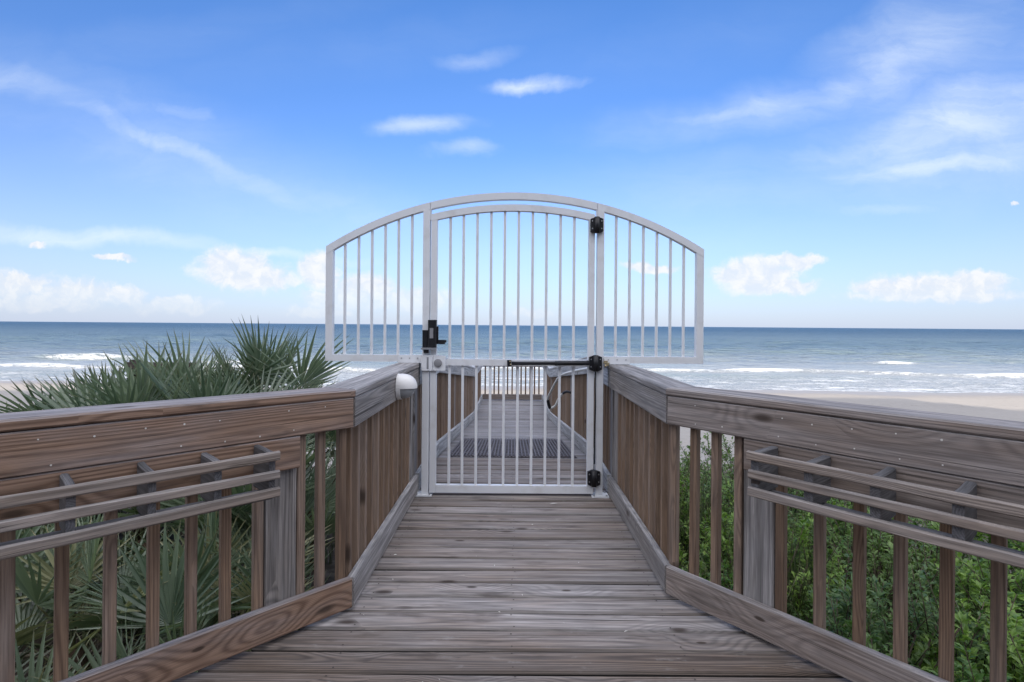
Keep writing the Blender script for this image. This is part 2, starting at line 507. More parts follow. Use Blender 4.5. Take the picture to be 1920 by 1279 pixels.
    def build(self, name, mats, parent=None, label=None):
        org = wloc(parent) if parent is not None else (0, 0, 0)
        o = bpy.data.objects.new(name, self.mesh(name, mats, org))
        COL.objects.link(o)
        if parent is not None:
            o.parent = parent
        if label:
            o['label'] = label
        return o


def wloc(o):
    p = Vector((0, 0, 0))
    while o is not None:
        p = p + o.location
        o = o.parent
    return tuple(p)


def tag(o, label=None, cat=None, group=None, kind=None):
    if label:
        o['label'] = label
    if cat:
        o['category'] = cat
    if group:
        o['group'] = group
    if kind:
        o['kind'] = kind
    return o


def thing(name, loc, label, cat, group=None):
    o = bpy.data.objects.new(name, None)
    o.empty_display_size = 0.1
    COL.objects.link(o)
    o.location = loc
    return tag(o, label, cat, group)


# ------------------------------------------------------------------ ground, beach, sea
SEA_Z = -4.6


def smooth01(t):
    t = np.clip(t, 0, 1)
    return t * t * (3 - 2 * t)


def ground_z(X, Y):
    X = np.asarray(X, dtype=float)
    Y = np.asarray(Y, dtype=float)
    z = -1.25 - 0.35 * smooth01((Y - 5) / 5)
    z = z + smooth01((Y - 8) / 16.0) * (-3.75 + 1.6)
    z = z - np.clip(Y - 24, 0, 200) * 0.0315
    z = z + 0.35 * smooth01((-X - 2.2) / 2.0) * smooth01((11 - Y) / 6.0)
    damp = smooth01((34 - Y) / 20.0)
    z = z + damp * (0.10 * np.sin(X * 0.9 + 1.3) * np.cos(Y * 0.7) + 0.06 * np.sin(X * 2.3 + Y * 1.7))
    z = z + 0.035 * np.sin(X / 9.0 + 0.6) + 0.03 * np.sin(X / 23.0 + 2.0 + Y * 0.03)
    z = z + 0.008 * np.sin(X * 1.9 + Y * 0.9) * np.sin(Y * 1.3 - X * 0.4)
    return z


def grid(name, xs, ys, Z, mats, extra=None):
    nx, ny = len(xs[0]) if xs.ndim == 2 else len(xs), len(ys)
    X = xs if xs.ndim == 2 else np.tile(xs, (ny, 1))
    Y = np.tile(np.asarray(ys)[:, None], (1, nx))
    co = np.stack([X, Y, Z(X, Y)], -1).reshape(-1, 3)
    i = np.arange(ny - 1)[:, None] * nx + np.arange(nx - 1)[None, :]
    f = np.stack([i, i + 1, i + nx + 1, i + nx], -1).reshape(-1, 4)
    me = bpy.data.meshes.new(name)
    me.vertices.add(len(co))
    me.vertices.foreach_set('co', co.astype(np.float32).ravel())
    me.loops.add(f.size)
    me.loops.foreach_set('vertex_index', f.astype(np.int32).ravel())
    me.polygons.add(len(f))
    me.polygons.foreach_set('loop_start', (np.arange(len(f)) * 4).astype(np.int32))
    me.polygons.foreach_set('use_smooth', np.ones(len(f), dtype=bool))
    if extra is not None:
        for k, fn in extra.items():
            me.attributes.new(k, 'FLOAT', 'POINT').data.foreach_set('value', fn(X, Y).astype(np.float32).ravel())
    me.update(calc_edges=True)
    me.materials.append(mats)
    o = bpy.data.objects.new(name, me)
    COL.objects.link(o)
    return o


# sand
m, t, b, o = mat('beach_sand')
g = t.new('ShaderNodeNewGeometry').outputs['Position']
gx_, gy_, gz_ = t.sep(g)
n1 = t.noise(g, 0.35, 4.0, 0.55)
n2 = t.noise(g, 3.0, 5.0, 0.65)
n3 = t.noise(g, 60.0, 2.0, 0.6)
c = t.mix(n1, (0.315, 0.285, 0.25), (0.37, 0.34, 0.30))
c = t.mix(t.mr(n2, 0.35, 0.75, 0.0, 0.35), c, (0.26, 0.235, 0.20))
sh = t.m('ADD', gz_, t.m('MULTIPLY', t.m('SUBTRACT', n1, 0.5), 0.12))
wet = t.mr(sh, SEA_Z + 0.20, SEA_Z + 0.05)
c = t.mix(t.m('MULTIPLY', wet, 0.75), c, (0.26, 0.23, 0.195))
wr = t.m('MULTIPLY', t.mr(t.m('ABSOLUTE', t.m('SUBTRACT', sh, SEA_Z + 0.33)), 0.06, 0.0), t.mr(t.noise(g, 2.2, 6.0, 0.75), 0.56, 0.68))
c = t.mix(t.m('MULTIPLY', wr, 0.7), c, (0.09, 0.075, 0.05))
ft = t.new('ShaderNodeTexVoronoi', feature='F1')
t.put(ft.inputs['Vector'], g)
ft.inputs['Scale'].default_value = 1.1
c = t.mix(t.m('MULTIPLY', t.mr(ft.outputs['Distance'], 0.22, 0.08, 0.0, 0.35), t.mr(n1, 0.42, 0.6)), c, (0.25, 0.215, 0.175))
soil = t.m('MULTIPLY', t.mr(gy_, 13.0, 8.5), t.mr(n2, 0.25, 0.6, 0.6, 1.0))
c = t.mix(soil, c, (0.060, 0.048, 0.034))
t.l.new(c, b.inputs['Base Color'])
t.put(b.inputs['Roughness'], t.m('MULTIPLY_ADD', wet, -0.55, 0.92))
b.inputs['Specular IOR Level'].default_value = 0.3
bp = t.new('ShaderNodeBump')
bp.inputs['Strength'].default_value = 0.5
bp.inputs['Distance'].default_value = 0.05
t.l.new(t.m('MULTIPLY', t.m('ADD', n2, t.m('MULTIPLY', n3, 0.2)), t.m('SUBTRACT', 1.0, t.m('MULTIPLY', wet, 0.9))), bp.inputs['Height'])
t.l.new(bp.outputs[0], b.inputs['Normal'])
M['sand'] = m
q = np.linspace(-1, 1, 241)
xs = np.sinh(q * 7.2) / math.sinh(7.2) * 6000.0
ys = np.concatenate([np.array([-3000, -900, -300, -120, -70, -40, -25, -16, -10]), np.linspace(-6, 34, 150), np.linspace(34.4, 130, 160)])
tag(grid('beach', xs, ys, ground_z, M['sand']), kind='structure', label='pale sandy beach and dune ground under the boardwalk')

# sea
_r = np.random.RandomState(5)
WAV = []
for i in range(26):
    lam = 2.2 * (1.22 ** _r.uniform(0, 9.5))
    th = _r.normal(0, 0.33)
    WAV.append((lam, math.sin(th), math.cos(th), _r.uniform(0, 6.28), 0.0095 * lam ** 0.85))


def breaker_lines(X):
    wob = 1.4 * np.sin(X / 13.0) + 1.1 * np.sin(X / 5.7 + 1.0) + 2.0 * np.sin(X / 41.0 + 0.4)
    L = []
    # (centre line, strength along x, crest height, foam trail shoreward)
    L.append((68.5 + wob - 0.03 * X, 0.84 + 0.16 * np.sin(X / 8.0 + 0.3) * np.sin(X / 3.1), 0.42, 1.9))
    seg = np.exp(-((X - 64) / 6.0) ** 2)
    L.append((88.0 + 0.3 * wob, seg, 0.45, 1.8))
    segl = smooth01((-X - 52) / 10.0) * (0.6 + 0.4 * np.sin(X / 4.0))
    L.append((86.0 + wob * 0.8, segl, 0.7, 3.0))
    seg2 = 0.8 * np.exp(-((X + 40) / 11.0) ** 2)
    L.append((79.0 + wob * 0.7, seg2, 0.5, 3.0))
    seg3 = 0.55 * np.exp(-((X - 95) / 14.0) ** 2)
    L.append((96.0 + wob * 0.5, seg3, 0.35, 2.5))
    seg4 = 0.75 + 0.25 * np.sin(X / 6.0 + 2.0)
    L.append((57.0 + wob * 0.6, seg4 * 0.8, 0.16, 2.6))
    return L


def sea_z(X, Y):
    z = np.zeros_like(X)
    deep = smooth01((Y - 55) / 45.0)
    for lam, sx_, sy_, ph, am in WAV:
        k = 2 * PI / lam
        fade = np.clip(1.35 - Y / (lam * 90.0), 0, 1)
        z += am * fade * np.sin(k * (sx_ * X + sy_ * Y) + ph) * (0.12 + 0.88 * deep)
    for (yb, st, hh, tr) in breaker_lines(X):
        d = Y - yb
        prof = np.where(d < 0, np.exp(-(d / 0.8) ** 2), np.exp(-(d / 2.6) ** 2))
        z += hh * np.clip(st, 0, 1) * prof
    z -= np.clip(60 - Y, 0, 60) * 0.0
    return SEA_Z + z


def sea_foam(X, Y):
    f = np.zeros_like(X)
    for (yb, st, hh, tr) in breaker_lines(X):
        d = Y - yb
        body = np.where(d > 0, np.exp(-(d / 0.7) ** 2), np.exp(-(d / tr) ** 2))
        f = np.maximum(f, 0.90 * np.clip(st, 0, 1) * body)
    f = np.maximum(f, 0.58 * smooth01((68 - Y) / 5.0))
    f = np.maximum(f, 0.68 * smooth01((55.5 - Y) / 3.0))
    f = np.maximum(f, 0.20 * smooth01((110 - Y) / 40.0))
    return f


m, t, b, o = mat('sea_water')
g = t.new('ShaderNodeNewGeometry').outputs['Position']
px_, py_, pz_ = t.sep(g)
fo = t.new('ShaderNodeAttribute', attribute_name='foam').outputs['Fac']
# colour by depth: turbid and greenish over the bars, deep blue offshore
bars = t.noise(t.xyz(t.m('MULTIPLY', px_, 0.012), t.m('MULTIPLY', py_, 0.045), 0.0), 1.0, 4.0, 0.6)
patch = t.noise(t.xyz(t.m('MULTIPLY', px_, 0.0035), t.m('MULTIPLY', py_, 0.012), 3.0), 1.0, 3.0, 0.6)
lg = t.m('LOGARITHM', t.m('MAXIMUM', py_, 10.0), 10.0)
c = t.mix(t.mr(lg, 1.75, 2.25), (0.275, 0.295, 0.305), (0.105, 0.155, 0.180))
c = t.mix(t.mr(lg, 2.1, 3.1), c, (0.036, 0.082, 0.135))
c = t.mix(t.m('MULTIPLY', t.mr(bars, 0.46, 0.66), t.mr(lg, 2.6, 1.9, 0.0, 0.6)), c, (0.15, 0.20, 0.175))
c = t.mix(t.mr(patch, 0.35, 0.65, 0.0, 0.35), c, (0.020, 0.060, 0.115))
fn = t.noise(t.xyz(t.m('MULTIPLY', px_, 0.30), t.m('MULTIPLY', py_, 0.8), t.m('MULTIPLY', pz_, 1.2)), 1.0, 9.0, 0.78, 0.6)
vo = t.new('ShaderNodeTexVoronoi', feature='DISTANCE_TO_EDGE')
t.put(vo.inputs['Vector'], t.vm('ADD', t.xyz(t.m('MULTIPLY', px_, 0.35), t.m('MULTIPLY', py_, 0.6), 0.0), t.vm('MULTIPLY', t.noise(g, 0.8, 4.0, 0.6, 0.0, out=1), (1.4, 1.4, 0.0))))
lace = t.mr(vo.outputs['Distance'], 0.20, 0.0, 0.0, 0.22)
ff = t.m('ADD', t.m('ADD', fo, t.m('MULTIPLY', t.m('SUBTRACT', fn, 0.5), 1.9)), lace)
foam = t.mr(ff, 0.60, 0.92, 0.0, 0.9)
c = t.mix(foam, c, (0.60, 0.625, 0.64))
t.l.new(c, b.inputs['Base Color'])
t.put(b.inputs['Roughness'], t.m('ADD', t.mr(lg, 1.7, 3.2, 0.22, 0.42), t.m('MULTIPLY', foam, 0.4)))
b.inputs['IOR'].default_value = 1.33
b.inputs['Specular IOR Level'].default_value = 0.32
s1 = t.noise(t.xyz(t.m('MULTIPLY', px_, 0.55), t.m('MULTIPLY', py_, 1.5), 0.0), 1.0, 5.0, 0.62)
s2 = t.noise(t.xyz(t.m('MULTIPLY', px_, 0.06), t.m('MULTIPLY', py_, 0.20), 5.0), 1.0, 5.0, 0.65)
hh = t.m('ADD', t.m('MULTIPLY', s1, 0.5), t.m('MULTIPLY', t.m('MULTIPLY', s2, 5.0), t.mr(lg, 1.85, 2.3, 0.1, 1.0)))
s3 = t.noise(t.xyz(t.m('MULTIPLY', px_, 0.16), t.m('MULTIPLY', py_, 0.55), 9.0), 1.0, 5.0, 0.65)
hh = t.m('ADD', hh, t.m('MULTIPLY', s3, t.mr(lg, 1.75, 2.1, 0.2, 2.2)))
hh = t.m('ADD', hh, t.m('MULTIPLY', foam, 0.10))
bp = t.new('ShaderNodeBump')
bp.inputs['Strength'].default_value = 1.0
bp.inputs['Distance'].default_value = 1.0
t.l.new(hh, bp.inputs['Height'])
t.l.new(bp.outputs[0], b.inputs['Normal'])
M['sea'] = m
rows = [43.0]
while rows[-1] < 26000:
    rows.append(rows[-1] * 1.0078 if rows[-1] < 260 else rows[-1] * 1.03)
rows = np.array(rows)
uq = np.linspace(-1, 1, 421)
uu = np.sinh(uq * 1.6) / math.sinh(1.6) * 3.4
sea_x = rows[:, None] * uu[None, :]
tag(grid('sea', sea_x, rows, sea_z, M['sea'], {'foam': sea_foam}), kind='structure', label='blue-green sea with white surf rolling to the beach')

# ------------------------------------------------------------------ building inland (its shadow lies over boardwalk and upper beach)
B = thing('apartment_building', (0, -27, -1.3), 'tall cream apartment block standing inland of the boardwalk', 'building')
mb = MB()
mb.box((-17.0, -33, 9.3), 89, 12, 21.2, 0.02)
mb.box((41.6, -33, 8.15), 28.0, 11.96, 18.9, 0.02)
mb.build('wall', M['stucco'], B)
for fl in range(6):
    z = 1.6 + fl * 3.0
    for k in range(-6, 4):
        s = MB()
        s.box((k * 9.4 - 2, -26.3, z), 7.4, 1.4, 0.2, 0.01)
        s.box((k * 9.4 - 2, -25.64, z + 0.62), 7.4, 0.06, 1.0, 0.01)
        s.build('balcony', M['stucco'], B)
        s = MB()
        s.box((k * 9.4 - 2, -26.98, z + 1.25), 5.4, 0.08, 2.1, 0.01)
        s.build('window', M['glass'], B)

# ------------------------------------------------------------------ boardwalk
XC, HW = 0.015, 0.760            # centre line and half width between the railings
YG = 4.24                        # plane of the gate
Y1, Y2, Y3 = 5.40, 10.90, 13.60  # ramp starts, ramp ends, landing ends
ZL = -0.58                       # landing height
LC = Vector((-0.744, 2.50, 0))   # corner posts of the two flaring railings
RC = Vector((0.782, 2.65, 0))
LA = Vector((-math.cos(R(45.5)), -math.sin(R(45.5)), 0))
RA = Vector((math.cos(R(51.2)), -math.sin(R(51.2)), 0))
PITCH = 0.1457


def deck_z(y):
    return 0.0 if y < Y1 else (ZL if y > Y2 else ZL * (y - Y1) / (Y2 - Y1))


mb = MB()
y = 4.108 + PITCH / 2 + PITCH * 8
while y > -1.6:
    if y < Y1:
        ov = 0.135
        xl = LC.x - ov - max(0, (LC.y - y)) * abs(LA.x / LA.y) if y < LC.y + 0.05 else LC.x - ov
        xr = RC.x + ov + max(0, (RC.y - y)) * abs(RA.x / RA.y) if y < RC.y + 0.05 else RC.x + ov
        xl, xr = max(xl, -3.4), min(xr, 3.4)
        dz_ = RNG.uniform(-0.0022, 0.0022)
        mb.board((xl, y, -0.019 + dz_), (xr, y, -0.019 + RNG.uniform(-0.002, 0.002)), (0, 1, 0), PITCH - RNG.uniform(0.006, 0.013), 0.038, 0.009, 14, 0.0026,
                 rnd=RNG.uniform(0.0, 0.5) if y < 2.35 else RNG.uniform(0.3, 1.0))
        for xs_ in (-0.70, 0.015, 0.73):
            for e_ in (-0.045, 0.045):
                cx_, cy_ = xs_ + RNG.uniform(-0.012, 0.012), y + e_ + RNG.uniform(-0.006, 0.006)
                mb.add([(cx_ + 0.0042 * math.cos(q_), cy_ + 0.0042 * math.sin(q_), 0.0034) for q_ in np.linspace(0, 2 * PI, 8)[:-1]], [tuple(range(7))], None, 0.5, 1)
    y -= PITCH
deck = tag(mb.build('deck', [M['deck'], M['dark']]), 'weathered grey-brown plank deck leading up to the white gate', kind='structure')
mb = MB()
for x in (-0.70, 0.015, 0.73):
    mb.board((x, -1.5, -0.17), (x, Y1, -0.17), (0, 0, 1), 0.235, 0.045, 0.004)
for x in (-2.0, -1.35, 1.4, 2.0):
    mb.board((x, -1.5, -0.17), (x, 2.2 - (abs(x) - 0.8), -0.17), (0, 0, 1), 0.235, 0.045, 0.004)
for x in (-0.86, 0.90):
    mb.board((x, 2.75, -0.165), (x, Y1, -0.165), (0, 0, 1), 0.225, 0.038, 0.004)
mb.build('joist', M['dark'], deck)
mb = MB()
y = Y1 + 0.075
while y < Y2 - 0.05:
    mb.board((XC - HW - 0.12, y, deck_z(y) - 0.02 + RNG.uniform(-0.002, 0.002)), (XC + HW + 0.12, y, deck_z(y) - 0.02), (0, 1, ZL / (Y2 - Y1)), 0.139, 0.038, 0.006, 6, 0.0015)
    y += PITCH
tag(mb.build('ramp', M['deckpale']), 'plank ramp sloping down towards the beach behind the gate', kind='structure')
mb = MB()
y = Y2 + 0.03
while y < Y3 + 0.2:
    mb.board((XC - HW - 0.12, y, ZL - 0.019), (XC + HW + 0.12, y, ZL - 0.019 + RNG.uniform(-0.002, 0.002)), (0, 1, 0), 0.139, 0.038, 0.006, 6, 0.0015)
    y += PITCH
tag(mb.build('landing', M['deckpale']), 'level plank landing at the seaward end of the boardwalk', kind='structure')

# pale flakes on the near planks
mb = MB()
for (x, y) in [(0.33, 4.03), (-0.30, 1.98), (-0.27, 2.02), (-0.33, 2.0), (0.06, 1.66), (0.13, 1.62), (0.66, 1.72), (0.70, 1.60), (0.52, 1.71), (0.52, 2.35), (0.15, 3.6), (-0.2, 3.1), (0.2, 1.85), (-0.05, 2.5), (0.9, 1.78), (-0.6, 1.9)] + [(RNG.uniform(-0.7, 1.0), RNG.uniform(1.4, 4.0)) for _ in range(12)]:
    a, L, wd_ = RNG.uniform(0, 6.3), RNG.uniform(0.003, 0.013), RNG.uniform(0.0015, 0.004)
    if y > 4.0:
        a, L, wd_ = 0.3, 0.035, 0.010
    ca, sa = math.cos(a), math.sin(a)
    mb.add([(x - ca * L, y - sa * L, 0.005), (x + sa * wd_, y - ca * wd_, 0.009), (x + ca * L, y + sa * L, 0.005), (x - sa * wd_, y + ca * wd_, 0.007)], [(0, 1, 2, 3)])
tag(mb.build('litter', M['flake']), 'tiny pale flakes scattered over the deck planks', kind='stuff')

# rubber mat with ribs on the top of the ramp
mb = MB()
sl_ = ZL / (Y2 - Y1)
for i in range(37):
    x = XC - 0.665 + i * 0.0365
    mb.board((x, Y1 + 0.04, 0.016 + sl_ * 0.04), (x, Y1 + 1.70, 0.016 + sl_ * 1.70), (1, 0, 0), 0.017, 0.016, 0.003)
for j in range(14):
    yy = Y1 + 0.06 + j * 0.124
    mb.board((XC - 0.672, yy, 0.006 + sl_ * (yy - Y1)), (XC + 0.672, yy, 0.006 + sl_ * (yy - Y1)), (0, 1, 0), 0.02, 0.006, 0.001)
tag(mb.build('ribbed_mat', M['rubber']), 'dark ribbed rubber mat lying at the top of the ramp behind the gate', 'mat')

# ------------------------------------------------------------------ railings
CAP_T, CAP_W = 0.038, 0.185


def railing(name, label, P0, A, L, out, zf, bal, posts, mats, cap_mat, group, sk0=0.0, sk1=0.0, backing=None, nails=False, t0=0.0, kick=True, post_w=0.09):
    """P0: inner foot of the first end, A: direction along, out: direction away from the walkway, zf(t): floor height"""
    P0, A, out = Vector(P0), Vector(A), Vector(out)
    T = thing(name, tuple(P0 + A * (L / 2) + Vector((0, 0, zf(L / 2)))), label, 'railing', group)
    Z = Vector((0, 0, 1))

    def pt(t_, d, z):
        return P0 + A * t_ + out * d + Z * (z + zf(t_))
    nseg = max(1, int(L / 0.25))
    # cap board lies flat, its inner edge a hair proud of the face board
    k = 1.0 if (Z.cross(A)).dot(out) > 0 else -1.0
    s0, s1 = sk0, sk1
    c0, c1 = pt(0, CAP_W / 2 - 0.004, 1.041), pt(L, CAP_W / 2 - 0.004, 1.041)
    mb = MB()
    mb.board(c0 + A * (s0 * CAP_W / 2), c1 + A * (s1 * CAP_W / 2), out, CAP_W, CAP_T, 0.007, nseg, 0.0012, s0, s1)
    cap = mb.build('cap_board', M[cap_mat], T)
    # face board under the cap
    mb = MB()
    fb0, fb1 = pt(0, 0.019, 0.9485), pt(L, 0.019, 0.9485)
    mb.board(fb0 + A * (s0 * 0.019), fb1 + A * (s1 * 0.019), Z, 0.142, 0.038, 0.004, nseg, 0.0008, 0, 0)
    if nails:
        nm = mb
        for t_ in np.arange(0.03, L - 0.02, 0.135):
            for zz in (0.905, 0.985):
                tt = t_ + RNG.uniform(-0.02, 0.02)
                if RNG.random() < 0.3:
                    continue
                c_ = pt(tt, -0.0012, zz + RNG.uniform(-0.008, 0.008))
                rr = RNG.uniform(0.0026, 0.0042)
                vs = [c_ + (A * math.cos(q_) + Z * math.sin(q_)) * rr for q_ in np.linspace(0, 2 * PI, 8)[:-1]]
                nm.add(vs, [tuple(range(7))], None, 0.5, 1)
    mb.build('face_board', [M[mats], M['nail']], T)
    if kick:
        mb = MB()
        k0, k1 = pt(0, 0.019, 0.092), pt(L, 0.019, 0.092)
        mb.board(k0 + A * (s0 * 0.019), k1 + A * (s1 * 0.019), Z, 0.140, 0.038, 0.005, nseg, 0.0008)
        mb.build('kick_board', M[mats], T)
    if backing:
        mb = MB()
        mb.board(pt(backing[0], 0.0205, 0.805), pt(backing[1], 0.0205, 0.805), Z, 0.139, 0.035, 0.004, nseg, 0.0006)
        mb.build('backing_board', M[mats], T)
    for t_ in bal:
        mb = MB()
        top = 0.8745 if not (backing and backing[0] < t_ < backing[1]) else 0.8745
        lean = RNG.uniform(-0.003, 0.003)
        mb.board(pt(t_, 0.0585, 0.03), pt(t_ + lean, 0.0585, 1.018), A, 0.037, 0.037, 0.003)
        mb.build('baluster', M['bal'], T)
    for t_ in posts:
        mb = MB()
        mb.board(pt(t_, 0.0850, -1.25), pt(t_, 0.0850, 1.0185), A, post_w, 0.088, 0.005, 4, 0.001)
        mb.build('post', M['grey'], T)
    return T


flat = lambda t_: 0.0
LOUT = Vector((LA.y, -LA.x, 0))
LOUT = LOUT if LOUT.x < 0 else -LOUT
ROUT = Vector((RA.y, -RA.x, 0))
ROUT = ROUT if ROUT.x > 0 else -ROUT
# half turning angles for the mitred corners
hl = math.tan(R((90 - 45.5) / 2))
hr = math.tan(R((90 - 51.2) / 2))
GR = 'timber railing sections along the boardwalk'
railing('railing', 'brown timber railing with nail heads and a slatted rack, before the saw palmettos', LC, LA, 2.6, LOUT, flat,
        [0.040, 0.143, 0.238, 0.418, 0.545, 0.669, 0.794, 0.925, 1.057, 1.189, 1.32, 1.45, 1.585, 1.715, 1.85, 2.0, 2.13, 2.26, 2.4],
        [0.326, 2.2], 'brown', 'brown', GR, sk0=hl, backing=(0.262, 2.55), nails=True, post_w=0.136)
railing('railing', 'greyish timber railing with a slatted rack, in front of the leafy green shrubs', RC, RA, 2.6, ROUT, flat,
        [0.012, 0.125, 0.241, 0.3555, 0.543, 0.697, 0.838, 0.971, 1.103, 1.237, 1.37, 1.50, 1.63, 1.765, 1.9, 2.03, 2.16, 2.3, 2.44],
        [0.450, 2.25], 'mid', 'mid', GR, sk0=hr, backing=(0.402, 2.55), nails=True, post_w=0.136)
GP = YG + 0.06
# between the flare and the gate
railing('railing', 'short weathered railing carrying the white dome light next to the gate latch', LC, (0, 1, 0), YG - 0.035 - LC.y, (-1, 0, 0), flat,
        list(np.arange(0.085, YG - LC.y - 0.16, 0.132)), [YG - LC.y - 0.10], 'grey', 'grey', GR, sk0=hl)
railing('railing', 'short weathered railing beside the gate hinges, without any lamp', RC, (0, 1, 0), YG - 0.035 - RC.y, (1, 0, 0), flat,
        list(np.arange(0.085, YG - RC.y - 0.16, 0.130)), [YG - RC.y - 0.10], 'grey', 'grey', GR, sk0=hr)


def rz(t_):
    return deck_z(YG + 0.035 + t_)


for sgn, lab1, lab2 in ((-1, 'long railing down the ramp behind the latch side of the gate', 'far railing of the landing, beyond the ramp on the latch side'),
                        (1, 'long railing down the ramp with the pale hose hung on it', 'far railing of the landing, beyond the hose on the ramp')):
    x = LC.x if sgn < 0 else RC.x
    # level stretch and ramp are one run of boards that bends at the ramp's head: two rigid sections
    L1 = Y1 - (YG + 0.035)
    railing('railing', ('level railing just behind the gate on the latch side' if sgn < 0 else 'level railing just behind the gate on the hinge side'),
            (x, YG + 0.035, 0), (0, 1, 0), L1, (sgn, 0, 0), flat, list(np.arange(0.13, L1 - 0.03, 0.132)), [0.05], 'silver', 'silver', GR)
    LR = Y2 - Y1
    railing('railing', lab1, (x, Y1 + 0.001, 0), (0, 1, 0), LR - 0.002, (sgn, 0, 0), lambda t_: ZL * t_ / (Y2 - Y1),
            [q_ for q_ in np.arange(0.10, LR - 0.03, 0.132)], [0.04, 1.9, 3.7], 'silver', 'silver', GR)
    LF = Y3 - Y2
    railing('railing', lab2, (x, Y2 + 0.001, 0), (0, 1, 0), LF - 0.03, (sgn, 0, 0), lambda t_: ZL,
            list(np.arange(0.12, LF - 0.12, 0.132)), [0.04, LF - 0.09], 'silver', 'silver', GR)
railing('railing', 'end railing across the far landing, surf bright between its balusters', (LC.x, Y3 + 0.005, 0), (1, 0, 0), RC.x - LC.x, (0, 1, 0), lambda t_: ZL,
        list(np.arange(0.06, RC.x - LC.x, 0.1165)), [], 'mid', 'grey', GR)


# ------------------------------------------------------------------ slatted racks on the two flaring railings
def rack(label, P0, A, out, t_div, t_s, mname, dth=0.024):
    P0, inn = Vector(P0), -Vector(out)
    Z = Vector((0, 0, 1))
    T = thing('slatted_rack', tuple(P0 + A * ((t_div[0] + t_div[-1]) / 2) + Z * 0.69), label, 'rack', 'slatted racks hung on the railings')
    a0, a1 = t_div[0] - 0.022, t_div[-1] + 0.03

    def pt(t_, d, z):
        return P0 + A * t_ + inn * d + Z * z
    for zc, wid in ((0.849, 0.036), (0.777, 0.034), (0.706, 0.037)):
        mb = MB()
        mb.board(pt(a0 + RNG.uniform(-0.004, 0.004), 0.181, zc), pt(a1, 0.181, zc + RNG.uniform(-0.004, 0.004)), Z, wid, 0.020, 0.005, 14, 0.0022, rough=0.0012)
        mb.build('front_slat', M[mname], T)
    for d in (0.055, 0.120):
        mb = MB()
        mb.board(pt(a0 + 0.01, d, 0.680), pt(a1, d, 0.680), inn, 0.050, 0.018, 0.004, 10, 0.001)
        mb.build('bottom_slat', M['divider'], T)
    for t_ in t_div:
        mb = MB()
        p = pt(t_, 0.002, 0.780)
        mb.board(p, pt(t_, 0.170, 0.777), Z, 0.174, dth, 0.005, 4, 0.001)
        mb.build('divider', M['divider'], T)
    return T


rack('weathered slatted rack hung on the brown railing before the palmettos', LC, LA, LOUT, [0.447, 0.64, 0.845, 1.056, 1.265, 1.475, 1.69], 0.44, 'rack')
rack('weathered slatted rack hung on the greyish railing before the shrubs', RC, RA, ROUT, [0.5375, 0.740, 0.9556, 1.177, 1.39, 1.60, 1.81], 0.53, 'rack', 0.031)

# ------------------------------------------------------------------ gate and its surround
PM = 4.24 / FPX


def gx(px):
    return (px - 960.0) * PM


def gz(px, py):
    return CAM_Z - (py - (610.0 + 0.0078 * (px - 960.0))) * PM


ACX, ACZ = 0.018, -0.376
RO, RI = 2.812, 2.758            # outer arch
QO, QI = 2.717, 2.665            # arch of the gate leaf


def arc_z(x, r):
    return ACZ + math.sqrt(r * r - (x - ACX) ** 2)


def arc_band(x0, x1, r0, r1, n=28):
    up = [(x, arc_z(x, r0)) for x in np.linspace(x0, x1, n)]
    dn = [(x, arc_z(x, r1)) for x in np.linspace(x1, x0, n)]
    return up + dn


